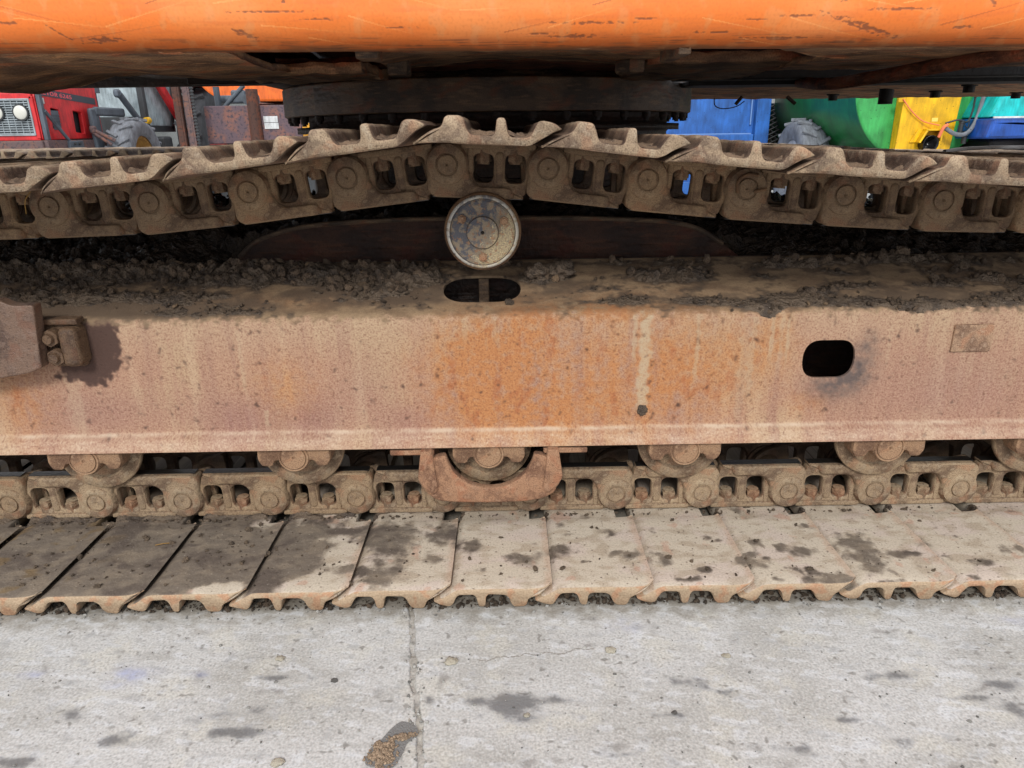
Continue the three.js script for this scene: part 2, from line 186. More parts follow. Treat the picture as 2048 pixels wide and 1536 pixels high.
const CONC = makeTextures(2048, 1024, -1.5, 1.5, -0.5, 1.0, (x, z, o) => {
  const big = fbm(x * 4, z * 5, 4), mid = fbm(x * 34, z * 44, 4), f = fbm(x * 190, z * 210, 2), g = noise(x * 340, z * 340), scuff = fbm(x * 9 + z * 6, z * 60 - x * 12, 4);
  const c = [174, 173, 170]; mixInto(c, [160, 158, 153], ss(-0.25, 0.4, big)); mixInto(c, [140, 137, 131], ss(0.12, 0.6, fbm(x * 7 + 2, z * 22 + 5, 4)) * 0.5); mixInto(c, [182, 178, 166], ss(0.05, 0.5, fbm(x * 11 + 4, z * 13, 4)) * 0.45); mixInto(c, [196, 198, 200], ss(0.05, 0.45, scuff * 0.5 + mid * 0.8) * 0.6); mixInto(c, [156, 155, 152], ss(0.12, 0.55, -scuff * 0.5 + mid * 0.8) * 0.55);
  if (f + g * 0.6 > 0) mixInto(c, [222, 222, 220], (f * 0.8 + g * 1.1) * 0.45); else mixInto(c, [112, 111, 109], -(f * 0.8 + g * 1.1) * 0.55);
  const pit = ss(0.3, 0.46, noise(x * 75 + 4, z * 95)) * ss(-0.2, 0.35, noise(x * 14, z * 17)); mixInto(c, [104, 101, 96], pit * 0.6);
  const st = ss(0.16, 1.05, blobs(STAIN, x, z) + mid * 0.6 + f * 0.4 + g * 0.15); mixInto(c, [88, 87, 87], st * 0.75);
  const small = ss(0.26, 0.55, noise(x * 30 + 11, z * 42) + f * 0.25) * ss(0.0, 0.4, fbm(x * 6, z * 8 + 7, 2)) * 0.8; mixInto(c, [112, 108, 104], small * 0.75);
  mixInto(c, [140, 146, 182], clamp(blobs(BLUE, x, z) * (0.7 + mid)) * 0.75);
  // damp soil shed along the track, and a hairline crack
  const sh = ss(0.05, -0.03, z + mid * 0.035 + 0.02 * big); mixInto(c, [100, 92, 80], sh * 0.7);
  const crack = Math.abs(z - (0.11 + 0.12 * (0.18 - x) + 0.012 * fbm(x * 30, 4, 3))) < 0.0012 && x > -0.06 && x < 0.14; if (crack) mixInto(c, [110, 104, 96], 0.6);
  o[0] = c[0]; o[1] = c[1]; o[2] = c[2]; o[3] = 0.5 + f * 0.14 + g * 0.16 + mid * 0.06 - pit * 0.25 - (crack ? 0.2 : 0) - st * 0.05;
}, THREE.MirroredRepeatWrapping);

// tiles (seamless): cast steel under dust, black soil, oily underside, painted sheet, far yard
const T = (x, s) => x * s; // lattice periods equal the tile's count of cells
const CAST = makeTextures(1024, 1024, 0, 1, 0, 1, (x, y, o) => {
  const b = fbm(x * 6, y * 6, 4, 6), m = fbm(x * 24, y * 24, 4, 24), g = noise(x * 170, y * 170, 170) * 0.6 + noise(x * 250, y * 250, 250) * 0.4;
  const c = [148, 127, 101]; mixInto(c, [104, 84, 66], ss(-0.15, 0.45, b + m * 0.4)); mixInto(c, [146, 102, 74], ss(0.12, 0.5, fbm(x * 10, y * 10, 3, 10)) * 0.45); mixInto(c, [176, 160, 134], ss(0.1, 0.5, m) * 0.5);
  if (g > 0) mixInto(c, [196, 176, 146], g * 0.7); else mixInto(c, [66, 50, 40], -g * 0.9);
  const p = ss(0.34, 0.48, noise(x * 70, y * 70, 70)); mixInto(c, [82, 62, 46], p * 0.3);
  o[0] = c[0]; o[1] = c[1]; o[2] = c[2]; o[3] = 0.5 + m * 0.3 + g * 0.2 - p * 0.2;
});
const SOIL = makeTextures(1024, 1024, 0, 1, 0, 1, (x, y, o) => {
  const b = fbm(x * 7, y * 7, 5, 7), m = fbm(x * 40, y * 40, 3, 40), g = noise(x * 200, y * 200, 200);
  const c = [100, 85, 70]; mixInto(c, [70, 59, 50], ss(-0.1, 0.4, b)); mixInto(c, [112, 96, 78], ss(0.15, 0.5, m) * 0.5); if (g < 0) mixInto(c, [44, 37, 32], -g * 0.7); else mixInto(c, [118, 104, 88], g * 0.35);
  mixInto(c, [170, 160, 145], ss(0.47, 0.54, noise(x * 130, y * 130, 130)) * 0.8);
  o[0] = c[0]; o[1] = c[1]; o[2] = c[2]; o[3] = 0.5 + m * 0.4 + g * 0.15 + b * 0.2;
});
const GRIME = makeTextures(1024, 512, 0, 1, 0, 1, (x, y, o) => { // streaked along x
  const b = fbm(x * 5, y * 9, 4, 5), s = fbm(x * 8, y * 64, 4, 8), g = noise(x * 200, y * 200, 200), f = fbm(x * 40, y * 40, 3, 40);
  const c = [104, 84, 66]; mixInto(c, [70, 56, 46], ss(-0.2, 0.35, b + s * 0.4)); mixInto(c, [142, 112, 84], ss(0.1, 0.5, s - b * 0.4) * 0.7); mixInto(c, [132, 74, 48], ss(0.15, 0.5, fbm(x * 7, y * 14, 4, 7)) * 0.55);
  if (g < 0) mixInto(c, [44, 36, 30], -g * 0.6); else mixInto(c, [150, 128, 104], g * 0.3);
  o[0] = c[0]; o[1] = c[1]; o[2] = c[2]; o[3] = 0.5 + f * 0.4 + s * 0.3 + g * 0.12;
});
const SHEET = makeTextures(512, 512, 0, 1, 0, 1, (x, y, o) => { // multiplies a paint colour: faint fading, dust and chips
  const b = fbm(x * 5, y * 5, 4, 5), r = fbm(x * 30, y * 6, 3, 6), g = noise(x * 120, y * 120, 120);
  let k = 228 + b * 46 + r * 34 + g * 12; const p = ss(0.44, 0.53, noise(x * 60, y * 60, 60)); k = lerp(k, 110, p * 0.7); const du = ss(0.0, 0.5, fbm(x * 9, y * 9, 4, 9)) * 0.22;
  o[0] = lerp(k, 205, du); o[1] = lerp(k - 2, 200, du); o[2] = lerp(k - 5, 190, du); o[3] = 0.5 + b * 0.2 + g * 0.1;
});
const RUSTY = makeTextures(512, 512, 0, 1, 0, 1, (x, y, o) => {
  const b = fbm(x * 5, y * 5, 5, 5), m = fbm(x * 26, y * 26, 4, 26), g = noise(x * 120, y * 120, 120);
  const c = [96, 78, 78]; mixInto(c, [120, 84, 70], ss(-0.1, 0.4, b)); mixInto(c, [146, 92, 80], ss(0.3, 0.65, m + b * 0.4) * 0.45); mixInto(c, [70, 60, 64], ss(0.1, 0.5, -m)); if (g < 0) mixInto(c, [60, 48, 44], -g * 0.4);
  o[0] = c[0]; o[1] = c[1]; o[2] = c[2]; o[3] = 0.5 + m * 0.4 + g * 0.2;
});
const YARD = makeTextures(512, 512, 0, 1, 0, 1, (x, y, o) => {
  const b = fbm(x * 4, y * 4, 5, 4), g = noise(x * 128, y * 128, 128); const k = 170 + b * 40 + g * 26; o[0] = k; o[1] = k - 1; o[2] = k - 4; o[3] = 0.5 + b * 0.2 + g * 0.3;
});
// orange paint of the upper works: scratches, chips and scraped-on grime
const CHIPS = [[0.13, 0.055, 0.06, 0.0022], [-0.33, 0.072, 0.06, 0.0016], [-0.26, 0.062, 0.03, 0.0015], [0.42, 0.062, 0.03, 0.0018], [0.5, 0.05, 0.05, 0.003, 0.35], [0.53, 0.044, 0.05, 0.0045, 0.35], [0.56, 0.07, 0.06, 0.0022], [0.36, 0.058, 0.026, 0.0014], [0.3, 0.04, 0.035, 0.0018], [0.4, 0.03, 0.06, 0.0018], [-0.63, 0.045, 0.02, 0.002, 0.8], [-0.57, 0.035, 0.03, 0.006], [-0.37, 0.042, 0.02, 0.005, 0.5], [0.05, 0.04, 0.03, 0.0018], [0.1, 0.035, 0.04, 0.004], [0.69, 0.08, 0.01, 0.004, 0.9], [0.66, 0.045, 0.02, 0.0025], [-0.7, 0.06, 0.02, 0.002], [0.2, 0.06, 0.02, 0.0015], [-0.15, 0.05, 0.025, 0.0012], [0.48, 0.082, 0.006, 0.006]];
const ORANGE = makeTextures(2048, 256, -1.35, 1.35, 0, 0.34, (x, s, o) => { // s up from the lower edge
  const b = fbm(x * 4, s * 9, 4), st = fbm(x * 9, s * 90, 4), g = noise(x * 260, s * 260), m = fbm(x * 50, s * 60, 3);
  const c = [226, 118, 42]; mixInto(c, [228, 134, 66], ss(-0.2, 0.4, b)); mixInto(c, [208, 104, 46], ss(0.05, 0.5, st) * 0.35);
  const low = ss(0.05, 0.008, s + st * 0.012); mixInto(c, [186, 96, 50], low * 0.8); mixInto(c, [142, 92, 58], ss(0.022, 0.0, s + st * 0.016 + m * 0.006) * 0.95); mixInto(c, [104, 64, 44], ss(0.2, 0.45, fbm(x * 9, s * 190 + 5, 4) + 0.25 * fbm(x * 60, s * 60, 2)) * ss(0.05, 0.012, s) * 0.75);
  // fine scratches
  for (let i = 0; i < 80; i++) { const a = Math.sin(i * 12.9) * 0.3, px = -1.25 + (i * 0.0313) % 2.5, py = 0.03 + 0.1 * Math.abs(Math.sin(i * 7.7)), len = 0.08 + 0.14 * Math.abs(Math.cos(i * 3.1)), u = (x - px), w = s - py - a * u - 0.2 * u * u * Math.sin(i); if (u > 0 && u < len && Math.abs(w) < 0.0008) mixInto(c, i % 4 ? [244, 172, 104] : [150, 74, 36], 0.6 * (1 - u / len)); }
  let ch = 0; for (const [cx, cy, rx, ry, t = 0] of CHIPS) { const u = (x - cx), w = (s - cy) + u * t; if (Math.abs(u) > rx * 1.3 || Math.abs(w) > ry * 3) continue; ch = Math.max(ch, (1 - ss(0.5, 1.1, Math.hypot(u / (rx * 0.75), w / (ry * 0.8)) + fbm(x * 120, s * 260, 3) * 1.5))); }
  ch = Math.max(ch, ss(0.5, 0.56, noise(x * 90 + 3, s * 90)) * ss(0, 0.3, noise(x * 11, s * 11)));
  mixInto(c, [96, 54, 38], ch * 0.62); mixInto(c, [206, 150, 104], ss(0.1, 0.5, fbm(x * 40, s * 26, 4)) * 0.3); if (g < 0) mixInto(c, [150, 70, 24], -g * 0.25);
  o[0] = c[0]; o[1] = c[1]; o[2] = c[2]; o[3] = 0.6 - ch * 0.4 + m * 0.12 + g * 0.05;
}, THREE.MirroredRepeatWrapping);

const M = {
  frame: std({ ...FRAME, color: new THREE.Color(0.86, 0.83, 0.79), bumpScale: 0.0024, roughness: 0.9 }),
  shoeTop: std({ ...SHOES, color: new THREE.Color(1.08, 1.07, 1.06), bumpScale: 0.003, roughness: 0.88 }),
  joint: std({ ...CONC, color: new THREE.Color(0.9, 0.87, 0.82), bumpScale: 0.002, roughness: 0.95 }),
  concrete: std({ ...CONC, color: new THREE.Color(1.13, 1.135, 1.14), bumpScale: 0.002, roughness: 0.95 }),
  yard: std({ ...YARD, bumpScale: 0.006, roughness: 0.95 }),
  cast: std({ ...CAST, color: new THREE.Color(0.88, 0.87, 0.87), bumpScale: 0.0035, roughness: 0.88 }),
  castMid: std({ ...CAST, color: new THREE.Color(0.86, 0.82, 0.78), bumpScale: 0.0035, roughness: 0.88 }),
  castDark: std({ ...CAST, color: 0xb39c86, bumpScale: 0.0025, roughness: 0.85 }),
  castBlock: std({ ...CAST, color: new THREE.Color(0.4, 0.32, 0.28), bumpScale: 0.004, roughness: 0.7 }),
  castPale: std({ ...CAST, color: new THREE.Color(1.02, 1.02, 1.02), bumpScale: 0.0035, roughness: 0.9 }),
  castRust: std({ ...CAST, color: new THREE.Color(0.98, 0.82, 0.76), bumpScale: 0.002, roughness: 0.9 }),
  castWornLit: std({ ...CAST, vertexColors: true, color: new THREE.Color(1.1, 1.14, 1.24), bumpScale: 0.003, roughness: 0.8 }),  // vertex colours paint sky light and shade on the worn shoes
  castInnerShade: std({ ...CAST, color: new THREE.Color(0.3, 0.26, 0.24), bumpScale: 0.003, roughness: 0.7 }),  // inner row darkened: shade inside the link windows put into the colour
  castTopShade: std({ ...CAST, color: new THREE.Color(0.58, 0.52, 0.47), bumpScale: 0.0025, roughness: 0.85 }),  // upper links: shade under the body put into the colour, over damp dirt
  castTopShadePale: std({ ...CAST, color: new THREE.Color(0.76, 0.68, 0.6), bumpScale: 0.0025, roughness: 0.88 }),  // paler variant, also darkened for the shade under the body
  guard: std({ ...CAST, color: new THREE.Color(1.0, 0.76, 0.7), bumpScale: 0.003, roughness: 0.9 }),
  belly: std({ ...GRIME, color: new THREE.Color(1.9, 1.8, 1.7), bumpScale: 0.003, roughness: 0.8 }),
  ring: std({ ...GRIME, color: new THREE.Color(1.0, 0.92, 0.86), bumpScale: 0.002, roughness: 0.55 }),
  grimeRedPale: std({ ...GRIME, color: new THREE.Color(1.5, 0.85, 0.72), bumpScale: 0.003, roughness: 0.7 }),
  bellyPale: std({ ...GRIME, color: new THREE.Color(3.0, 2.75, 2.45), bumpScale: 0.003, roughness: 0.85 }),
  rustPurple: std({ ...RUSTY, color: new THREE.Color(1.0, 1.02, 1.2), bumpScale: 0.002, roughness: 0.8 }),
  rustFrame: std({ ...CAST, color: new THREE.Color(1.12, 1.0, 1.02), bumpScale: 0.002, roughness: 0.9 }),
  soil: std({ ...SOIL, bumpScale: 0.008, roughness: 0.72 }),
  soilDry: std({ ...SOIL, color: new THREE.Color(1.5, 1.4, 1.3), bumpScale: 0.004, roughness: 0.95 }),
  grime: std({ ...GRIME, bumpScale: 0.003, roughness: 0.75 }),
  grimeDark: std({ ...GRIME, color: 0x8a7468, bumpScale: 0.003, roughness: 0.6 }),
  grimeRed: std({ ...GRIME, color: 0xb06a58, bumpScale: 0.003, roughness: 0.6 }),
  black: std({ ...GRIME, color: 0x2c2a2c, bumpScale: 0.002, roughness: 0.6 }),
  orange: std({ ...ORANGE, bumpScale: 0.0008, roughness: 0.55 }),
  steel: std({ color: 0x4c4947, metalness: 0.85, roughness: 0.3, bumpMap: GRIME.bumpMap, bumpScale: 0.0006 }),
  rusty: std({ ...RUSTY, bumpScale: 0.002, roughness: 0.8 }),
  rustyBrown: std({ ...RUSTY, color: 0xc9a68c, bumpScale: 0.002, roughness: 0.8 }),
  red: std({ color: 0xdb2f33, map: SHEET.map, roughness: 0.4 }),
  orangeFar: std({ color: 0xf0701c, map: SHEET.map, roughness: 0.45 }),
  yellow: std({ color: 0xf2bd05, map: SHEET.map, roughness: 0.45 }),
  yellowOld: std({ color: 0xe0a024, map: SHEET.map, roughness: 0.6 }),
  blue: std({ color: 0x2a68bc, map: SHEET.map, roughness: 0.45 }),
  blueDeep: std({ color: 0x2156b4, map: SHEET.map, roughness: 0.3 }),
  turquoise: std({ color: 0x10cfd2, map: SHEET.map, roughness: 0.3 }),
  green: std({ color: 0x17743a, map: SHEET.map, roughness: 0.3 }),
  greenLight: std({ color: 0x3fae5c, map: SHEET.map, roughness: 0.4 }),
  greyBlue: std({ color: 0x55606c, map: SHEET.map, roughness: 0.5 }),
  greyDark: std({ color: 0x34383c, map: SHEET.map, roughness: 0.5 }),
  rubber: std({ color: 0x3c3f44, map: SHEET.map, roughness: 0.85 }),
  rubberGrey: std({ color: 0x7b818a, map: SHEET.map, roughness: 0.9 }),
  white: std({ color: 0xd6dade, map: SHEET.map, roughness: 0.5 }),
  lens: std({ color: 0xc9c9c0, roughness: 0.25, bumpMap: SHEET.bumpMap, bumpScale: 0.002 }),
  tan: std({ color: 0xa8813f, map: SHEET.map, roughness: 0.8 }),
  glass: new THREE.MeshPhysicalMaterial({ color: 0xd4e2e6, roughness: 0.04, transmission: 1, thickness: 0, ior: 1.5 }),
  dustyReflectGlass: std({ color: 0xa9bac2, map: SHEET.map, roughness: 0.18 }),  // opaque pane: pale reflection painted into the colour of dirty glass
  rope: std({ color: 0xaeb0b0, roughness: 0.8 }),
  strap: std({ color: 0xe27a52, roughness: 0.8 }),
};

// ---------------------------------------------------------------- ground
const ground = new THREE.Group(); ground.name = 'ground'; ground.userData = { kind: 'structure', label: 'pale grey worn concrete yard with dark stains under and before the tracked machine' }; scene.add(ground);
{
  const jx = (z) => -0.19 + 0.165 * z + 0.008 * noise(z * 9, 3) + 0.005 * noise(z * 34, 8);
  const mk = (left) => { // one slab with an uneven joint edge and its side face
    const pos = [], uv = [], idx = [], n = 420; let k = 0;
    const put = (x, y, z, v2 = 0) => { pos.push(x, y, z); uv.push((x + 1.5) / 3, (z + 0.5) / 1.5 + v2); return k++; };
    const rows = [];
    for (let i = 0; i <= n; i++) { const z = lerp(-3.4, 2.4, i / n), e = jx(z) + (left ? -0.001 - 0.006 * Math.abs(fbm(z * 50, 2, 3)) : 0.001 + 0.009 * Math.abs(fbm(z * 42, 5, 3))), far = left ? -4 : 4, s = left ? -1 : 1;
      rows.push([put(far, 0, z), put(e + s * 0.006, 0, z), put(e + s * 0.002, -0.0014, z), put(e, -0.02, z)]); }
    for (let i = 0; i < n; i++) for (let q = 0; q < 3; q++) { const a = rows[i][q], b = rows[i][q + 1], c = rows[i + 1][q], d = rows[i + 1][q + 1]; if (left) idx.push(a, c, b, b, c, d); else idx.push(a, b, c, b, d, c); }
    const g = new THREE.BufferGeometry(); g.setAttribute('position', new THREE.Float32BufferAttribute(pos, 3)); g.setAttribute('uv', new THREE.Float32BufferAttribute(uv, 2)); g.setIndex(idx); g.computeVertexNormals(); return g;
  };
  part('concrete_slab', mk(true), M.concrete, ground); part('concrete_slab', mk(false), M.concrete, ground);
  // crumbled joint filling
  const pos = [], uv = [], idx = []; let k = 0; const nz = 420, nx = 8;
  for (let i = 0; i <= nz; i++) for (let j = 0; j <= nx; j++) { const z = lerp(-0.6, 0.9, i / nz), x = jx(z) + lerp(-0.016, 0.016, j / nx); pos.push(x, -0.0022 + 0.0042 * fbm(x * 40, z * 40, 4) + 0.0016 * Math.abs(noise(x * 160, z * 160)), z); uv.push((x + 1.5) / 3 + 0.08, (z + 0.5) / 1.5); }
  for (let i = 0; i < nz; i++) for (let j = 0; j < nx; j++) { const a = i * (nx + 1) + j; idx.push(a, a + nx + 1, a + 1, a + 1, a + nx + 1, a + nx + 2); }
  const g = new THREE.BufferGeometry(); g.setAttribute('position', new THREE.Float32BufferAttribute(pos, 3)); g.setAttribute('uv', new THREE.Float32BufferAttribute(uv, 2)); g.setIndex(idx); g.computeVertexNormals();
  part('joint_filling', g, M.joint, ground);
  const y = new THREE.PlaneGeometry(240, 240, 1, 1); y.rotateX(-Math.PI / 2); y.translate(0, -0.024, 0); const uvA = y.attributes.uv; for (let i = 0; i < uvA.count; i++) uvA.setXY(i, uvA.getX(i) * 120, uvA.getY(i) * 120);
  part('yard_surface', y, M.yard, ground);
}
{ // rain puddle between the tracks
  const s = roundPoly([[-1.7, 0.55, 0.1], [-0.9, 0.46, 0.1], [-0.2, 0.56, 0.1], [0.4, 0.5, 0.1], [1.2, 0.47, 0.1], [1.8, 0.6, 0.1], [1.6, 1.5, 0.3], [0.2, 1.3, 0.3], [-1.5, 1.5, 0.3]]);
  const g = new THREE.ShapeGeometry(s, 8); g.rotateX(-Math.PI / 2); g.translate(0, 0.004, 0);
  const w = part('puddle', g, std({ color: 0x3a3934, roughness: 0.03, metalness: 0, bumpMap: SHEET.bumpMap, bumpScale: 0.0006 }), scene); w.userData = { kind: 'structure', label: 'rain water lying on the concrete between the two tracks' };
}

// ---------------------------------------------------------------- the tracked excavator
const EX = thing('excavator', 'large dirty orange tracked excavator with rusty side frame and sagging upper track', 'excavator');
const S16 = Math.sin(THREE.MathUtils.degToRad(16)), C16 = Math.cos(THREE.MathUtils.degToRad(16));
function prof(v) { // [y, z, ny, nz] of the side frame's outer sheet
  if (v > 0.52) { const d = v - 0.504; return [0.504 + S16 * d, -0.24 - C16 * d, C16, S16]; }
  if (v > 0.488) { const t = (v - 0.488) / 0.032, a = [0.488, -0.24], b = [0.504, -0.24], c = [0.504 + S16 * 0.016, -0.24 - C16 * 0.016], q = 1 - t; const dy = q * (b[0] - a[0]) + t * (c[0] - b[0]), dz = q * (b[1] - a[1]) + t * (c[1] - b[1]), l = Math.hypot(dy, dz);
    return [q * q * a[0] + 2 * q * t * b[0] + t * t * c[0], q * q * a[1] + 2 * q * t * b[1] + t * t * c[1], -dz / l, dy / l]; }
  const k = ss(0.268, 0.250, v) * 0.019 + ss(0.25, 0.232, v) * 0.008; return [v, -0.24 + k, 0, 1];
}
const frameUV = (x, v) => [(x + 1.35) / 2.7, (v - 0.2) / 0.58];
function sheetPoint(x, v, up, pos, uv) { const [y, z, ny, nz] = prof(v); pos.push(x, y + ny * up, z + nz * up); uv.push(...frameUV(x, v)); }
function oval(cx, cy, w, h, r) { const p = new THREE.Path(); const a = w / 2, b = h / 2; p.moveTo(cx - a + r, cy - b); p.lineTo(cx + a - r, cy - b); p.quadraticCurveTo(cx + a, cy - b, cx + a, cy); p.quadraticCurveTo(cx + a, cy + b, cx + a - r, cy + b); p.lineTo(cx - a + r, cy + b); p.quadraticCurveTo(cx - a, cy + b, cx - a, cy); p.quadraticCurveTo(cx - a, cy - b, cx - a + r, cy - b); return p; }
const FR = new THREE.Group(); FR.name = 'track_frame'; EX.add(FR);
{
  const holes = [[-0.16, 0.06, 0.535, 0.69, [-0.051, 0.611, 0.16, 0.116, 0.056]], [0.57, 0.72, 0.345, 0.46, [0.6425, 0.401, 0.105, 0.079, 0.034]]];
  const xs = new Set(), vs = new Set(); for (let i = 0; i <= 128; i++) xs.add(+(-1.6 + i * 0.025).toFixed(4)); for (const h of holes) { xs.add(h[0]); xs.add(h[1]); vs.add(h[2]); vs.add(h[3]); }
  for (const v of [0.232, 0.236, 0.24, 0.244, 0.248, 0.252, 0.256, 0.26, 0.264, 0.268, 0.3, 0.42, 0.488, 0.492, 0.496, 0.5, 0.504, 0.508, 0.512, 0.516, 0.52, 0.6, 0.744]) vs.add(v);
  const X = [...xs].sort((a, b) => a - b), V = [...vs].sort((a, b) => a - b), pos = [], uv = [], idx = [];
  for (const x of X) for (const v of V) sheetPoint(x, v, 0, pos, uv);
  for (let i = 0; i + 1 < X.length; i++) for (let j = 0; j + 1 < V.length; j++) {
    const cx = (X[i] + X[i + 1]) / 2, cv = (V[j] + V[j + 1]) / 2; if (holes.some((h) => cx > h[0] && cx < h[1] && cv > h[2] && cv < h[3])) continue;
    const a = i * V.length + j, b = a + 1, c = a + V.length, d = c + 1; idx.push(a, c, b, b, c, d);
  }
  const g = new THREE.BufferGeometry(); g.setAttribute('position', new THREE.Float32BufferAttribute(pos, 3)); g.setAttribute('uv', new THREE.Float32BufferAttribute(uv, 2)); g.setIndex(idx); g.computeVertexNormals();
  const list = [g];
  const rims = [];
  for (const h of holes) {
    const s = shapeOf([[h[0], h[2]], [h[1], h[2]], [h[1], h[3]], [h[0], h[3]]]), o = oval(...h[4]); s.holes.push(o);
    const q = new THREE.ShapeGeometry(s, 12), p = q.attributes.position, qp = [], qu = []; for (let i = 0; i < p.count; i++) sheetPoint(p.getX(i), p.getY(i), 0, qp, qu);
    q.setAttribute('position', new THREE.Float32BufferAttribute(qp, 3)); q.setAttribute('uv', new THREE.Float32BufferAttribute(qu, 2)); q.computeVertexNormals(); list.push(q);
    const pts = o.getPoints(12), rp = [], ru = [], ri = []; pts.forEach((pt, i) => { sheetPoint(pt.x, pt.y, 0, rp, ru); sheetPoint(pt.x, pt.y, -0.006, rp, ru); if (i) { const k = i * 2; ri.push(k - 2, k - 1, k, k, k - 1, k + 1); } });
    const r = new THREE.BufferGeometry(); r.setAttribute('position', new THREE.Float32BufferAttribute(rp, 3)); r.setAttribute('uv', new THREE.Float32BufferAttribute(ru, 2)); r.setIndex(ri); r.computeVertexNormals(); rims.push(r);
  }
  part('side_plate', list, M.frame, FR);
  rims.forEach((r) => part('hole_rim', prep(r), M.frame, FR));
  part('inner_plate', boxUV(join([box(3.2, 0.34, 0.012, 0, 0.4, -0.476, 0), box(3.2, 0.006, 0.25, 0, 0.2355, -0.342, 0)]), 2), M.grimeDark, FR);
  part('rib', boxUV(join([box(0.022, 0.16, 0.01, -0.05, 0.46, -0.42, 0.002)]), 2.5), M.grime, FR);
  // step bracket at the left
  part('step_plate', boxUV(slab(roundPoly([[-1.2, 0.56, 0.004], [-0.955, 0.553, 0.01], [-0.94, 0.562, 0.006], [-0.915, 0.549, 0.01], [-0.874, 0.55, 0.006], [-0.886, 0.428, 0.004], [-0.91, 0.418, 0.01], [-1.2, 0.37, 0.004]]), -0.205, -0.178, 0.003), 2.5), std({ ...CAST, color: new THREE.Color(0.5,0.42,0.46), bumpScale: 0.003, roughness: 0.55 }), FR, 'purplish rusty step plate at the left end');
  part('step_block', boxUV(join([box(0.036, 0.078, 0.05, -0.84, 0.46, -0.222, 0.012), box(0.07, 0.09, 0.02, -0.862, 0.46, -0.232, 0.008), box(0.08, 0.012, 0.03, -0.862, 0.508, -0.226, 0.004)]), 2.5), M.castBlock, FR);
  for (const [x, y] of [[-0.871, 0.48], [-0.868, 0.442]]) part('bolt', boxUV(join([cyl(0.017, 0.018, 0.022, x, y, -0.208, 'z', 6), cyl(0.009, 0.011, 0.012, x, y, -0.195, 'z', 12)]), 2.5), M.castBlock, FR);
  part('pad', boxUV(place(box(0.078, 0.056, 0.006, 0, 0, 0, 0.002), 0.922, 0.441, -0.238), 2.5, 0.31, 0.17), M.rustFrame, FR, 'small square welded pad near the right end');
}

// track links: in a link's own axes pin A is at 0, pin B at x = PITCH, the shoe lies on y = 0.042, the outer face of the boss is z = 0
function linkGeometry() {
  const web = roundPoly([[-0.024, 0.038, 0.006], [0.166, 0.038, 0.006], [0.166, 0.012, 0.012], [0.156, -0.028, 0.014], [0.148, -0.054, 0.006], [-0.02, -0.054, 0.01], [-0.03, -0.01, 0.02]]);
  for (const x of [0.0485, 0.109]) web.holes.push(roundPoly([[x, -0.031, 0.014], [x + 0.039, -0.031, 0.014], [x + 0.039, 0.021, 0.013], [x, 0.021, 0.013]], THREE.Path));
  const rail = roundPoly([[-0.034, 0.004, 0.012], [-0.0365, -0.05, 0.016], [-0.024, -0.0605, 0.01], [0.128, -0.0605, 0.012], [0.122, -0.0385, 0.01], [0.062, -0.0385, 0.012], [0.048, -0.03, 0.014], [0.033, 0.004, 0.012]]), tail = roundPoly([[0.1, -0.06, 0.004], [0.147, -0.06, 0.006], [0.137, -0.036, 0.006], [0.1, -0.036, 0.004]]);
  const list = [slab(web, -0.036, -0.0135, 0.004, 4), slab(rail, -0.044, -0.0015, 0.006, 4, 3), slab(tail, -0.044, -0.0115, 0.004, 4)];
  list.push(latheZ([[0.0, -0.05], [0.0415, -0.05], [0.041, -0.014], [0.0395, -0.005], [0.0365, 0.0005], [0.032, 0.0022], [0.023, 0.0022], [0.0212, 0.001], [0.0202, -0.0022], [0.0186, -0.0022], [0.0178, -0.002], [0, -0.002]], 0, 0, 0, 32));
  list.push(box(0.142, 0.0115, 0.036, 0.096, 0.0355, -0.025, 0.004), box(0.05, 0.0115, 0.03, 0.005, 0.0355, -0.027, 0.004));
  list.push(box(0.0185, 0.066, 0.024, 0.0985, -0.006, -0.022, 0.008), box(0.014, 0.052, 0.02, 0.159, 0.004, -0.025, 0.007), box(0.014, 0.05, 0.022, 0.0425, 0.008, -0.022, 0.007));
  for (let i = 0; i < 11; i++) { const q = Math.abs(Math.sin(i * 5.3)); list.push(box(0.003 + 0.005 * q, 0.0045 + 0.002 * Math.abs(Math.cos(i * 3.1)), 0.002, 0.044 + i * 0.0098, 0.0345, -0.0072, 0.0007)); } // worn cast marks
  // the cranked end that passes behind the next boss
  list.push(slab(roundPoly([[0.135, 0.034, 0.01], [0.2, 0.036, 0.02], [0.226, 0.016, 0.02], [0.226, -0.016, 0.02], [0.2, -0.04, 0.02], [0.145, -0.054, 0.01]]), -0.07, -0.0515, 0.003, 4), box(0.02, 0.07, 0.04, 0.158, -0.006, -0.046, 0.006));
  // bush between the two rows and their bosses
  list.push(cyl(0.029, 0.029, 0.06, 0, 0, -0.072, 'z', 20));
  return boxUV(toCreasedNormals(join(list), 0.6), 2.5);
}
const LINK = linkGeometry();
const LINK_IN = boxUV(prep(LINK.clone()).applyMatrix4(new THREE.Matrix4().makeScale(1, 1, -1)), 2.5);
{ const p = LINK_IN.attributes.position, n = LINK_IN.attributes.normal, u = LINK_IN.attributes.uv; for (const [a, s] of [[p, 3], [n, 3], [u, 2]]) for (let i = 0; i < p.count; i += 3) for (let k = 0; k < s; k++) { const t = a.array[(i + 1) * s + k]; a.array[(i + 1) * s + k] = a.array[(i + 2) * s + k]; a.array[(i + 2) * s + k] = t; } }
const PIN = boxUV(latheZ([[0, -0.01], [0.0176, -0.01], [0.0176, 0.0008], [0.0166, 0.0018], [0.003, 0.0018], [0.0022, -0.0015], [0, -0.0015]], 0, 0, 0, 28), 2.5, 0.33, 0.127);
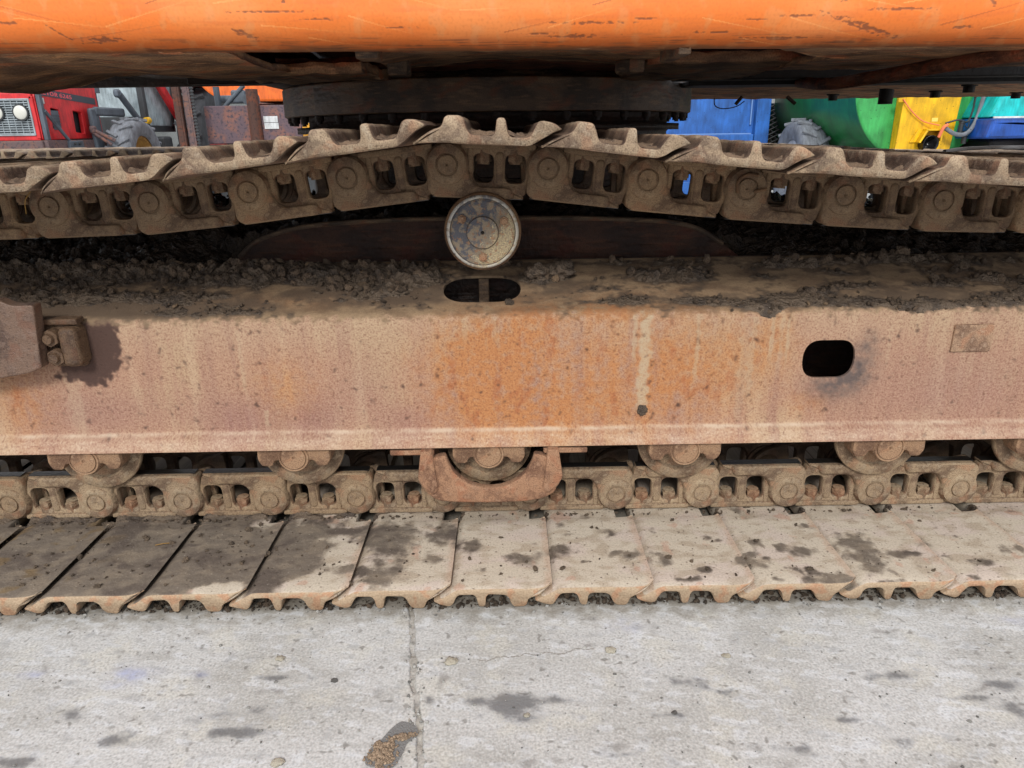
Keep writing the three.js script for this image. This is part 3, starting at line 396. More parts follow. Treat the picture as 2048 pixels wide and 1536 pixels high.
const NUT = [0, 1, 2].map((k) => boxUV(toCreasedNormals(join([cyl(0.015, 0.0155, 0.024, 0, 0.0195, 0, 'y', 6).rotateY(k * 0.35).translate(0, 0, -0.026), cyl(0.0115, 0.0125, 0.005, 0, 0.0055, -0.026, 'y', 14)]), 0.5), 2.5));
const TREAD = prep(slab(roundPoly([[-0.028, -0.0612, 0.001], [0.145, -0.0612, 0.001], [0.145, -0.0598, 0.0005], [-0.028, -0.0598, 0.0005]]), -0.038, -0.016, 0.0003, 2, 1)); boxUV(TREAD, 3);
const LR = rng(5);
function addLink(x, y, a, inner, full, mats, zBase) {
  const m = mats[Math.floor(LR() * mats.length)], L = part('track_link', inner ? LINK_IN : LINK, inner ? M.castInnerShade : m, EX); L.position.set(x, y, zBase); L.rotation.z = a; if (inner) L.position.z = zBase - 0.2;
  if (!full) return;
  part('pin', PIN, m, L).rotation.z = LR() * 6;
  for (const bx of [0.068, 0.1285]) { const b = part('bolt', NUT[Math.floor(LR() * 3)], LR() < 0.4 && mats === matsBottom ? M.castRust : m, L); b.position.set(bx + (LR() - 0.5) * 0.003, (LR() - 0.5) * 0.002, -0.001); }
  part('rail_tread', TREAD, M.steel, L);
}
// track shoes: tip of the leading lip at x = 0, chain side at y = 0, grousers up, outer edge at z = 0
const SHOE = [[0, -0.003, 0.002], [0.012, 0.006, 0.01], [0.03, 0.0175, 0.01], [0.0455, 0.0235, 0.006], [0.0495, 0.0365, 0.003], [0.054, 0.0402, 0.004], [0.0735, 0.0396, 0.005], [0.0795, 0.031, 0.006], [0.0838, 0.019, 0.006], [0.0905, 0.0138, 0.008], [0.12, 0.013, 0.006], [0.1242, 0.018, 0.004], [0.1262, 0.0355, 0.003], [0.129, 0.0388, 0.004], [0.1372, 0.0388, 0.004], [0.1402, 0.035, 0.003], [0.1442, 0.0175, 0.005], [0.149, 0.0128, 0.005], [0.176, 0.0128, 0.006], [0.182, 0.022, 0.006], [0.1872, 0.0335, 0.006], [0.195, 0.0372, 0.005], [0.211, 0.0345, 0.008], [0.2245, 0.0255, 0.003], [0.212, 0.021, 0.01], [0.199, 0.0135, 0.01], [0.187, 0.005, 0.01], [0.176, 0.0, 0.01], [0.085, -0.0005, 0.01], [0.05, 0.0008, 0.01], [0.022, -0.0008, 0.008]];
const SHOE_MID = [[0.036, 0.001, 0.002], [0.036, 0.019, 0.003], ...SHOE.slice(3, 21), [0.1915, 0.033, 0.003], [0.188, 0.006, 0.004], ...SHOE.slice(26, 28), [0.05, 0.0008, 0.01]].map(([x, y, r]) => [x, y * 0.97 + 0.0002, r]);
function shoeGeometry(seed, uvAt) {
  const ex = (pts, z0, z1, steps, bev) => { const g = new THREE.ExtrudeGeometry(roundPoly(pts), { depth: z1 - z0 - 2 * bev, bevelEnabled: bev > 0, bevelThickness: bev, bevelSize: bev * 0.8, bevelOffset: -bev * 0.8, bevelSegments: 2, curveSegments: 3, steps }); g.translate(0, 0, z0 + bev); return prep(g); };
  const list = [ex(SHOE, -0.254, 0, 9, 0.0035), ex(SHOE_MID, -0.502, -0.252, 2, 0), ex(SHOE, -0.756, -0.5, 3, 0.0035)];
  let g = join(list); const p = g.attributes.position;
  for (let i = 0; i < p.count; i++) {
    let x = p.getX(i), y = p.getY(i), z = p.getZ(i); const w = seed * 7.3;
    if (z > -0.03 && x < 0.03) z -= 0.016 * (1 - x / 0.03) ** 2 * ss(-0.03, 0, z); // worn outer corner
    const d = 0.0011 * ss(0.001, 0.006, y);
    x += d * 1.2 * noise(y * 60 + w, z * 22 + x * 30); y += d * 1.6 * noise(x * 40 + w, z * 26 + 5); z += (z > -0.02 ? 0.0012 : 0) * noise(x * 60 + w, y * 90);
    p.setXYZ(i, x, y, z);
  }
  g = toCreasedNormals(g, 0.75);
  if (!uvAt) { // sky light painted pale on worn lands, shade into the soil-stained pockets between grousers
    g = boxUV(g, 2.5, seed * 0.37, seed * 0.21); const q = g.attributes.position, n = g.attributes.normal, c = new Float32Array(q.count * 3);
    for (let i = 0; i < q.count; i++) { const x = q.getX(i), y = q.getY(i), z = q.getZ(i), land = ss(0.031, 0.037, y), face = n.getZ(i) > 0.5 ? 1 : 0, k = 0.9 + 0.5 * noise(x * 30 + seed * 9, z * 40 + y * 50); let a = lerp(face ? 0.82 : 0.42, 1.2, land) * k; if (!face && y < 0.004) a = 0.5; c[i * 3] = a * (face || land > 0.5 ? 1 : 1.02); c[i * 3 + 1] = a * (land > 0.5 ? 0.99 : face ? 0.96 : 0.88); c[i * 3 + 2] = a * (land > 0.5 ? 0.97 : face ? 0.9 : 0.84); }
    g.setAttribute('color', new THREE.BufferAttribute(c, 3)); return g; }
  const n = g.attributes.normal, q = g.attributes.position, uv = new Float32Array(q.count * 2);
  for (let i = 0; i < q.count; i += 3) { const nz = Math.abs(n.getZ(i) + n.getZ(i + 1) + n.getZ(i + 2)) / 3; for (let k = i; k < i + 3; k++) { const zz = nz > 0.6 ? 0.003 + q.getY(k) * 0.9 : Math.min(q.getZ(k), 0) - (q.getY(k) > 0.02 ? -0.03 : 0); uv[k * 2] = (uvAt - q.getX(k) + 1.35) / 2.7; uv[k * 2 + 1] = (Math.max(zz, -0.33) + 0.33) / 0.39; } }
  g.setAttribute('uv', new THREE.BufferAttribute(uv, 2)); return g;
}
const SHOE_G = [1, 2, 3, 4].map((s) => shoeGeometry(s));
const DIRT = [1, 2, 3].map((s) => { // soil and roots packed between the grousers
  const out = []; for (const [x0, x1] of [[0.083, 0.127], [0.142, 0.184]]) { const pos = [], idx = [], nx = 10, nz = 60; for (let i = 0; i <= nx; i++) for (let j = 0; j <= nz; j++) { const x = lerp(x0, x1, i / nx), z = lerp(-0.006, -0.72, (j / nz) ** 1.5), e = Math.abs(i / nx - 0.5) * 2; pos.push(x, 0.0122 + 0.004 * e * e + 0.010 * Math.max(-0.2, 0.25 + fbm(x * 45 + s * 9, z * 32 + s, 4)) * ss(0.0, -0.03, z), z); }
    for (let i = 0; i < nx; i++) for (let j = 0; j < nz; j++) { const a = i * (nz + 1) + j; idx.push(a, a + 1, a + nz + 1, a + 1, a + nz + 2, a + nz + 1); }
    const g = new THREE.BufferGeometry(); g.setAttribute('position', new THREE.Float32BufferAttribute(pos, 3)); g.setIndex(idx); g.computeVertexNormals(); out.push(prep(g)); }
  return boxUV(join(out), 3, s, 0); });
const topPins = []; {
  const ty = [0.7172, 0.7222, 0.7393, 0.7618, 0.7829, 0.7735, 0.7506, 0.7315, 0.717, 0.7045]; let x = -0.8651; topPins.push([x, ty[0]]);
  for (let i = 1; i < ty.length; i++) { x += Math.sqrt(PITCH ** 2 - (ty[i] - ty[i - 1]) ** 2); topPins.push([x, ty[i]]); }
  for (let i = 0; i < 9; i++) { const [a, b] = topPins[0]; topPins.unshift([a - PITCH, b - Math.max(0, 0.003 - i * 0.001)]); const [c, d] = topPins[topPins.length - 1]; topPins.push([c + PITCH, d - [0.006, 0.006, 0.008, 0.014, 0.013, 0.008, 0.004, 0.002, 0][i]]); }
}
const matsTop = [M.castTopShade, M.castTopShade, M.castTopShadePale], matsBottom = [M.castPale, M.cast, M.cast, M.castMid];
for (const far of [false, true]) {
  const zo = far ? -2.024 : 0, zl = -0.278 + zo;
  for (let i = 0; i + 1 < topPins.length; i++) {
    const [ax, ay] = topPins[i], [bx, by] = topPins[i + 1]; if (!far && Math.abs(ax) > 1.75) continue; const a = Math.atan2(by - ay, bx - ax), ca = Math.cos(a), sa = Math.sin(a);
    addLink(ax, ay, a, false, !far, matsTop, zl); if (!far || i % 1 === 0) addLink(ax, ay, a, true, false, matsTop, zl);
    const s = part('track_shoe', SHOE_G[(i * 3 + (far ? 1 : 0)) % 4], M.castWornLit, EX); s.position.set(ax - 0.033 * ca - 0.042 * sa, ay - 0.033 * sa + 0.042 * ca, zo); s.rotation.z = a;
    if (!far) { const d = part('packed_soil', DIRT[i % 3], M.soilDry, s); d.userData.kind = 'stuff'; }
  }
  for (let k = far ? -6 : -3; k < (far ? 18 : 16); k++) {
    const ax = -1.0973 + k * PITCH, ay = 0.0835;
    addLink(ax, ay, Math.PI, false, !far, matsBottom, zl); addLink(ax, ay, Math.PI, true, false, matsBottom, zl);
    const ox = ax + 0.0345, s = part('track_shoe', far ? SHOE_G[(k + 8) % 4] : shoeGeometry(k + 20, ox), far ? M.castPale : M.shoeTop, EX); s.position.set(ox, ay - 0.042, zo); s.rotation.z = Math.PI;
  }
}
// one pin of the upper chain is held by a bent cotter
{ const p = topPins[9 + 7]; part('cotter', boxUV(join([tube([[p[0] - 0.018, p[1] - 0.008, -0.274], [p[0] - 0.019, p[1] + 0.014, -0.272], [p[0] - 0.004, p[1] + 0.026, -0.271], [p[0] + 0.018, p[1] + 0.024, -0.273]], 0.0032, 20, 6), rodBetween([p[0] + 0.012, p[1] - 0.006, -0.272], [p[0] + 0.034, p[1] - 0.001, -0.268], 0.0034)]), 2.5), M.castDark, EX, 'bent cotter through a chain pin right of the carrier roller'); }

// rollers
const ROLLER = boxUV(latheZ([[0, -0.46], [0.055, -0.46], [0.0715, -0.455], [0.0715, -0.292], [0.086, -0.286], [0.0905, -0.282], [0.091, -0.275], [0.0885, -0.268], [0.071, -0.264], [0.066, -0.267], [0.0635, -0.276], [0, -0.276]], 0, 0, 0, 56), 2.5);
const COLLAR = boxUV(toCreasedNormals(join([slab(roundPoly([[-0.074, 0.03, 0.004], [0.074, 0.03, 0.004], [0.076, -0.006, 0.006], [0.068, -0.021, 0.006], [0.046, -0.021, 0.006], [0.041, -0.008, 0.008], [0, -0.006, 0], [-0.041, -0.008, 0.008], [-0.046, -0.021, 0.006], [-0.068, -0.021, 0.006], [-0.076, -0.006, 0.006]]), -0.285, -0.212, 0.005, 4), latheZ([[0, -0.285], [0.034, -0.285], [0.0335, -0.215], [0.0305, -0.2095], [0.0275, -0.2095], [0.0268, -0.2115], [0.0256, -0.2115], [0.025, -0.2085], [0.003, -0.2085], [0.002, -0.2115], [0, -0.2115]], 0, 0, 0, 36)]), 0.6), 2.5, 0.21, 0.27);
const ROLLER_X = [-1.33, -0.874, -0.442, -0.043, 0.364, 0.788, 1.128, 1.54];
ROLLER_X.forEach((x, i) => { const r = part('track_roller', ROLLER, i % 2 ? M.castPale : M.cast, EX); r.position.set(x, 0.216, 0); const c = part('shaft_collar', COLLAR, M.castRust, r); c.position.set(x < -0.1 ? -0.004 : 0, -0.005, -0.0125); });
{ // carrier roller
  const CAP = makeTextures(256, 256, -1, 1, -1, 1, (x, y, o) => { const r = Math.hypot(x, y), m = fbm(x * 5 + 2, y * 5, 4), f = fbm(x * 26, y * 26, 3), g = noise(x * 60, y * 60);
    const c = [126, 112, 94]; mixInto(c, [74, 74, 80], ss(-0.15, 0.3, m - (x * 0.8 - y * 0.5) * 0.4)); mixInto(c, [178, 160, 124], ss(0.1, 0.5, x * 0.8 - y * 0.55 + m * 0.6) * (0.75 + f * 0.9)); mixInto(c, [140, 96, 66], ss(0.2, 0.4, fbm(x * 9, y * 9 + 4, 3)) * 0.6);
    const ring = ss(0.9, 0.94, r) * (0.35 + ss(-0.25, 0.2, fbm(x * 6 + 7, y * 6, 3) + (Math.abs(x) - 0.5) * 0.5)); mixInto(c, [186, 182, 172], clamp(ring) * 0.85);
    mixInto(c, [40, 34, 32], ss(0.016, 0.006, Math.abs(r - 0.9)) * 0.7); mixInto(c, [56, 46, 40], ss(0.02, 0.006, Math.abs(r - 0.44)) * 0.6); mixInto(c, [30, 26, 24], ss(0.06, 0.03, r) * 0.8); if (g < 0) mixInto(c, [50, 42, 36], -g * 0.6);
    o[0] = c[0]; o[1] = c[1]; o[2] = c[2]; o[3] = 0.5 + f * 0.3 + g * 0.1; });
  const R = new THREE.Group(); R.name = 'carrier_roller'; R.position.set(-0.0445, 0.6585, 0); EX.add(R);
  part('roller_body', boxUV(latheZ([[0, -0.5], [0.05, -0.5], [0.0665, -0.49], [0.0665, -0.288], [0.0725, -0.285], [0.0745, -0.279], [0.0735, -0.271], [0.068, -0.269], [0, -0.269]], 0, 0, 0, 56), 2.5), M.castDark, R);
  const cg = latheZ([[0.06, -0.272], [0.0685, -0.271], [0.0692, -0.266], [0.0665, -0.2625], [0.063, -0.2618], [0.0612, -0.2645], [0.0595, -0.2645], [0.058, -0.262], [0.031, -0.262], [0.03, -0.257], [0.0285, -0.256], [0.004, -0.2555], [0.0028, -0.2625], [0, -0.2625]], 0, 0, 0, 56);
  { const p = cg.attributes.position, u = cg.attributes.uv; for (let i = 0; i < p.count; i++) u.setXY(i, p.getX(i) / 0.138 + 0.5, p.getY(i) / 0.138 + 0.5); }
  part('end_cap', cg, std({ ...CAP, bumpScale: 0.0015, roughness: 0.75 }), R, 'round cap with a worn pale rim and three bolts');
  for (const a of [2.55, 0.47, 4.71]) part('bolt', boxUV(join([cyl(0.0085, 0.009, 0.007, 0.0465 * Math.cos(a), 0.0465 * Math.sin(a), -0.2595, 'z', 6), cyl(0.0055, 0.006, 0.003, 0.0465 * Math.cos(a), 0.0465 * Math.sin(a), -0.255, 'z', 12)]), 2.5), M.castRust, R);
  part('bracket', boxUV(join([box(0.1, 0.16, 0.05, 0, -0.06, -0.52, 0.008), box(0.05, 0.05, 0.06, 0, 0, -0.5, 0.01)]), 2.5), M.castDark, R);
}
{ // chain guard hanging below the middle of the frame
  const G = new THREE.Group(); G.name = 'chain_guard'; EX.add(G);
  const arc = []; for (let i = 0; i <= 12; i++) { const a = Math.PI * (1.06 + 0.88 * i / 12); arc.push([-0.04 + 0.093 * Math.cos(a), 0.236 + 0.094 * Math.sin(a), 0.004]); }
  const cres = [[-0.176, 0.2, 0.01], [-0.183, 0.165, 0.01], [-0.174, 0.135, 0.01], [-0.155, 0.116, 0.012], [-0.115, 0.1105, 0.02], [-0.039, 0.1085, 0.02], [0.04, 0.1105, 0.02], [0.072, 0.118, 0.012], [0.094, 0.131, 0.01], [0.103, 0.17, 0.012], [0.097, 0.2, 0.01], [0.066, 0.217, 0.006], ...arc.reverse(), [-0.146, 0.217, 0.006]];
  part('guard_plate', boxUV(toCreasedNormals(slab(roundPoly(cres), -0.226, -0.204, 0.004, 4, 3), 0.7), 2.5), M.guard, G);
  const rib = (s) => roundPoly([[s * 0.14 - 0.04, 0.231, 0.003], [s * 0.118 - 0.04, 0.231, 0.003], [s * 0.108 - 0.04, 0.145, 0.006], [s * 0.118 - 0.04, 0.132, 0.006], [s * 0.14 - 0.04, 0.15, 0.006], [s * 0.149 - 0.04, 0.17, 0.006]]);
  for (const s of [-1, 1]) part('side_rib', boxUV(toCreasedNormals(slab(rib(s), -0.3, -0.197, 0.004, 3, 3), 0.7), 2.5), M.guard, G);
  for (const [x, w] of [[-0.2, 0.09], [0.115, 0.09]]) part('strap', boxUV(box(w, 0.012, 0.09, x, 0.221, -0.26, 0.003), 2.5), M.guard, G);
}

// ---------------------------------------------------------------- upper works of the excavator
const UP = new THREE.Group(); UP.name = 'upper_body'; EX.add(UP);
const lowY = (x) => 0.9545 - 0.0055 * x;
{
  const pr = []; for (let i = 0; i <= 10; i++) { const a = Math.PI / 2 * i / 10; pr.push([-0.05 + 0.05 * Math.sin(a), 0.052 - 0.052 * Math.cos(a)]); } // [z, up]
  pr.unshift([-0.085, 0.004], [-0.06, 0.0]); pr.push([0.004, 0.12], [0.006, 0.3], [0, 0.75]);
  const pos = [], uv = [], idx = [], n = 90; for (let i = 0; i <= n; i++) { const x = -1.7 + 3.4 * i / n; let s = -0.012; pr.forEach(([z, u], j) => { if (j > 1) s += Math.hypot(z - pr[j - 1][0], u - pr[j - 1][1]); const dent = 0.0022 * fbm(x * 5, u * 9 + 3, 3); pos.push(x, lowY(x) + u + (u < 0.02 ? 0.0016 * fbm(x * 34, z * 40, 3) : 0), z + dent - 0.004); uv.push((x + 1.35) / 2.7, Math.min(s, 0.34) / 0.34); }); }
  const m = pr.length; for (let i = 0; i < n; i++) for (let j = 0; j + 1 < m; j++) { const a = i * m + j; idx.push(a, a + m, a + 1, a + 1, a + m, a + m + 1); }
  const g = new THREE.BufferGeometry(); g.setAttribute('position', new THREE.Float32BufferAttribute(pos, 3)); g.setAttribute('uv', new THREE.Float32BufferAttribute(uv, 2)); g.setIndex(idx); g.computeVertexNormals();
  part('side_panel', g, M.orange, UP);
}
// a plate under the body: rows of points from near to far at each x; dirt makes it uneven
function under(name, x0, x1, rows, m, label, amp = 0.004, th = 0.012) {
  const nx = Math.max(12, Math.round((x1 - x0) / 0.018)), nz = 22, pos = [], idx = []; const L = nz + 1;
  const at = (x, t) => { const [za, ya, zb, yb, sag = 0] = rows(x); const y = lerp(ya, yb, t) - sag * Math.sin(Math.PI * t), z = lerp(za, zb, t); return [x, y + amp * fbm(x * 11, z * 11 + 4, 4) + amp * 0.3 * fbm(x * 50, z * 50, 2), z]; };
  for (const up of [0, th]) for (let i = 0; i <= nx; i++) for (let j = 0; j <= nz; j++) { const p = at(lerp(x0, x1, i / nx), j / nz); pos.push(p[0], p[1] + up, p[2]); }
  const off = (nx + 1) * L; for (let i = 0; i < nx; i++) for (let j = 0; j < nz; j++) { const a = i * L + j, b = a + 1, c = a + L, d = c + 1; idx.push(a, b, c, b, d, c, a + off, c + off, b + off, b + off, c + off, d + off); }
  for (let i = 0; i < nx; i++) for (const j of [0, nz]) { const a = i * L + j, c = a + L; idx.push(a, c, a + off, c, c + off, a + off); }
  for (let j = 0; j < nz; j++) for (const i of [0, nx]) { const a = i * L + j, b = a + 1; idx.push(a, a + off, b, b, a + off, b + off); }
  const g = new THREE.BufferGeometry(); g.setAttribute('position', new THREE.Float32BufferAttribute(pos, 3)); g.setIndex(idx); g.computeVertexNormals();
  return part(name, boxUV(prep(g), 1.6), m, UP, label);
}
const curve = (pts) => (x) => { for (let i = 0; i + 1 < pts.length; i++) if (x <= pts[i + 1][0]) { const t = clamp((x - pts[i][0]) / (pts[i + 1][0] - pts[i][0])); return lerp(pts[i][1], pts[i + 1][1], t * t * (3 - 2 * t)); } return pts[pts.length - 1][1]; };
{
  const belly = curve([[-1.5, 0.925], [-1.02, 0.927], [-0.95, 0.9245], [-0.87, 0.934], [-0.77, 0.955], [-0.69, 0.959], [-0.62, 0.95], [-0.56, 0.945], [-0.35, 0.962]]);
  under('belly_plate', -1.7, -0.42, (x) => [-0.045, lowY(x) + 0.004, -0.45, belly(x), 0.008], M.bellyPale, 'bulging brown belly plate at the left', 0.005);
  under('belly_plate', -0.44, -0.2, (x) => [-0.045, lowY(x) + 0.004, lerp(-0.1, -0.075, ss(-0.44, -0.2, x)), 0.962, 0], M.bellyPale, undefined, 0.004);
  const rear = curve([[-1.7, 1.06], [-0.9, 1.015], [-0.7, 0.978], [-0.45, 0.968]]);
  under('floor_plate', -1.7, -0.4, (x) => [-0.5, 1.0, -1.5, rear(x), 0], M.grimeDark, undefined, 0.006);
  under('floor_plate', -0.62, -0.28, (x) => [-0.42, 0.952, -0.98, 0.972, 0.0], M.bellyPale, undefined, 0.009, 0.02);
  // middle: cast plate over the slewing ring
  under('centre_plate', -0.235, 0.28, (x) => [-0.05, lowY(x) + 0.003, -0.62, 0.972 + 0.018 * (1 - ((x - 0.03) / 0.26) ** 2), 0.0], M.bellyPale, undefined, 0.006);
  under('centre_plate', -0.5, 0.5, () => [-0.6, 0.988, -0.95, 0.98, 0], M.grimeRedPale, 'reddish plate in the middle above the slewing ring', 0.006);
  part('lug', boxUV(box(0.036, 0.024, 0.05, -0.215, 0.962, -0.14, 0.004), 2.5), M.grime, UP); part('lug', boxUV(box(0.04, 0.034, 0.06, -0.205, 0.962, -0.42, 0.006), 2.5), M.grime, UP);
  part('lug', boxUV(box(0.02, 0.02, 0.14, 0.272, 0.954, -0.12, 0.004), 2.5), M.grime, UP); part('lug', boxUV(box(0.035, 0.026, 0.06, 0.25, 0.957, -0.42, 0.006, 0, 0.4), 2.5), M.grime, UP);
  part('floor_plate', boxUV(box(3.4, 0.02, 1.2, 0, 1.22, -0.66, 0.004), 1.6), M.black, UP);
  part('cross_member', boxUV(join([box(0.9, 0.1, 0.03, -0.4, 1.02, -0.98, 0.004), box(1.4, 0.1, 0.03, 0.95, 1.02, -0.98, 0.004)]), 1.6), M.grimeDark, UP);
  part('cross_member', boxUV(box(1.6, 0.26, 0.02, -1.2, 1.128, -1.5, 0.004), 1.6), M.grimeDark, UP);
  // right: plates, beam, pipe, far floor with bolts
  under('belly_plate', 0.28, 0.62, (x) => [-0.045, lowY(x) + 0.004, lerp(-0.075, -0.3, ss(0.36, 0.62, x)), 0.958, 0], M.bellyPale, undefined, 0.004);
  under('belly_plate', 0.6, 1.7, (x) => [-0.045, lowY(x) + 0.004, -0.66, 0.964, 0.0], M.bellyPale, undefined, 0.005);
  under('floor_plate', 0.3, 0.62, () => [-0.5, 0.968, -0.9, 0.962, 0], M.belly, undefined, 0.008, 0.02);
  part('frame_beam', boxUV(join([box(1.5, 0.05, 0.06, 1.2, 0.985, -0.93, 0.004), box(1.3, 0.014, 0.12, 1.15, 0.957, -1.02, 0.004)]), 1.6), M.black, UP);
  part('pipe', boxUV(tube([[0.8, 0.955, -0.96], [0.785, 0.938, -0.74], [0.81, 0.94, -0.6], [0.835, 0.948, -0.3], [0.87, 0.953, -0.06]], 0.014, 40, 14), 2.5), M.grimeRedPale, UP, 'reddish brown pipe running under the right side');
  under('floor_plate', 0.55, 2.6, (x) => [-1.1, 0.966, -2.3, 0.966 - 0.004 * (x - 0.55), 0], M.bellyPale, undefined, 0.006);
  under('floor_plate', -1.9, 0.8, (x) => [-1.75, lerp(1.09, 1.0, ss(-1.0, -0.4, x)), -2.3, lerp(1.1, 0.985, ss(-1.0, -0.3, x)), 0], M.grimeDark, undefined, 0.006);
  for (const [x, z] of [[1.62, -1.75], [1.95, -1.6], [2.06, -1.95], [1.3, -1.9], [1.5, -1.35], [1.8, -1.3]]) part('bolt', boxUV(join([cyl(0.017, 0.017, 0.022, x, 0.95, z, 'y', 6), cyl(0.024, 0.024, 0.005, x, 0.961, z, 'y', 14)]), 2.5), M.black, UP);
  part('stub_pipe', boxUV(cyl(0.024, 0.024, 0.06, 1.36, 0.945, -1.6, 'y', 18), 2.5), M.black, UP);
  part('hook', boxUV(join([tube([[0.72, 0.94, -1.5], [0.725, 0.915, -1.5], [0.75, 0.905, -1.5], [0.8, 0.912, -1.5], [0.825, 0.928, -1.5]], 0.0018, 24, 6), rodBetween([0.815, 0.942, -1.5], [0.795, 0.918, -1.5], 0.006)]), 3), M.grimeDark, UP);
  part('hook', boxUV(rodBetween([0.97, 0.94, -1.5], [1.0, 0.917, -1.5], 0.006), 3), M.grimeDark, UP);
}
{ // slewing ring with its bolts, and the pedestal below
  const R = new THREE.Group(); R.name = 'slewing_ring'; R.position.set(-0.0496, 0, -1.39); EX.add(R);
  const lathe = (pts, seg) => prep(new THREE.LatheGeometry(pts.map(([r, y]) => new THREE.Vector2(r, y)), seg));
  part('outer_ring', boxUV(lathe([[0.5, 0.886], [0.638, 0.886], [0.645, 0.89], [0.645, 0.962], [0.641, 0.967], [0.6, 0.967], [0.6, 0.99], [0.5, 0.99]], 96), 2), M.ring, R);
  part('pedestal', boxUV(lathe([[0.55, 0.5], [0.575, 0.55], [0.575, 0.835], [0.58, 0.84], [0.612, 0.84], [0.612, 0.858], [0.575, 0.86], [0.575, 0.886]], 80), 2), M.grimeDark, R);
  const bg = boxUV(join([cyl(0.012, 0.012, 0.014, 0, 0.879, 0, 'y', 6), cyl(0.0075, 0.0075, 0.014, 0, 0.872, 0, 'y', 10)]), 3);
  for (let i = 0; i < 44; i++) { const a = i / 44 * Math.PI * 2 + 0.05, b = part('bolt', bg, M.grimeDark, R); b.position.set(0.627 * Math.sin(a), 0, 0.627 * Math.cos(a)); b.rotation.y = a * 3; }
  const C = new THREE.Group(); C.name = 'car_body'; EX.add(C);
  part('centre_box', boxUV(join([box(1.0, 0.32, 1.1, -0.05, 0.42, -1.39, 0.02)]), 1.6), M.grimeDark, C);
  // leg that carries the near track frame: arched wall with a lipped edge
  const arch = [[-0.72, 0.44], [-0.72, 0.5], [-0.64, 0.565], [-0.6, 0.598], [-0.55, 0.618], [-0.48, 0.634], [-0.35, 0.6435], [-0.19, 0.648], [0.105, 0.646], [0.27, 0.641], [0.4, 0.631], [0.46, 0.615], [0.52, 0.58], [0.6, 0.52], [0.6, 0.44]];
  part('leg_wall', boxUV(slab(roundPoly(arch.map(([x, y]) => [x, y, 0.02])), -0.625, -0.6, 0.002), 1.6), std({ ...GRIME, color: new THREE.Color(0.42, 0.25, 0.2), bumpScale: 0.005, roughness: 0.7 }), C);
  const rimPts = arch.slice(2, 13).map(([x, y]) => [x, y - 0.001, -0.603]); part('leg_rim', boxUV(tube(rimPts, 0.006, 80, 8), 2.5), M.grime, C);
  part('leg', boxUV(join([box(1.2, 0.16, 0.5, -0.05, 0.5, -0.87, 0.02), box(3.0, 0.3, 0.02, 0, 0.4, -0.5, 0)]), 1.6), M.grimeDark, C);
  // frame of the far track, seen under and over this one
  const F = new THREE.Group(); F.name = 'track_frame'; EX.add(F);
  part('side_plate', boxUV(join([box(5, 0.27, 0.24, 0, 0.37, -2.38, 0.01)]), 1.6), M.grime, F);
  ROLLER_X.forEach((x) => { const r = part('track_roller', ROLLER, M.castDark, EX); r.position.set(x, 0.216, -2.024); });
  const fr = part('carrier_roller', boxUV(latheZ([[0, -0.5], [0.0665, -0.49], [0.0665, -0.288], [0.0745, -0.279], [0, -0.269]], 0, 0, 0, 32), 2.5), M.castDark, EX); fr.position.set(-0.0445, 0.6585, -2.024);
}

// ---------------------------------------------------------------- mud
function grid(nx, ny, f, keep) { // f(i, j) -> [x, y, z]; cells dropped where keep says so
  const pos = [], idx = [], map = new Map(); const vert = (i, j) => { const k = i * (ny + 1) + j; if (!map.has(k)) { map.set(k, pos.length / 3); pos.push(...f(i, j)); } return map.get(k); };
  for (let i = 0; i < nx; i++) for (let j = 0; j < ny; j++) { if (!keep(i, j)) continue; const a = vert(i, j), b = vert(i, j + 1), c = vert(i + 1, j), d = vert(i + 1, j + 1); idx.push(a, c, b, b, c, d); }
  const g = new THREE.BufferGeometry(); g.setAttribute('position', new THREE.Float32BufferAttribute(pos, 3)); g.setIndex(idx); g.computeVertexNormals(); return g;
}
function planarUV(g, s = 3) { const p = g.attributes.position, uv = new Float32Array(p.count * 2); for (let i = 0; i < p.count; i++) { uv[i * 2] = p.getX(i) * s; uv[i * 2 + 1] = (p.getZ(i) * 0.9 - p.getY(i) * 0.7) * s; } g.setAttribute('uv', new THREE.BufferAttribute(uv, 2)); return g; }
const CR = rng(31);
function clodGeometry(seed, detail = 2) { const g = mergeVertices(new THREE.IcosahedronGeometry(1, detail).deleteAttribute('uv').deleteAttribute('normal')), p = g.attributes.position; for (let i = 0; i < p.count; i++) { const x = p.getX(i), y = p.getY(i), z = p.getZ(i), k = 1 + 0.55 * fbm(x * 1.2 + seed * 5, y * 1.3 + z * 1.1, 2) + 0.42 * noise(x * 2.9 + z * 2 + seed, y * 3 - z * 2.3) + 0.3 * noise(x * 6 - z * 4 + seed * 3, y * 6 + z * 5.1); p.setXYZ(i, x * k, y * k * 0.72, z * k); } g.computeVertexNormals(); return boxUV(prep(g), 0.06, seed * 0.3, seed * 0.17); }
const CLOD = [1, 2, 3, 4, 5].map((s) => clodGeometry(s, 3));
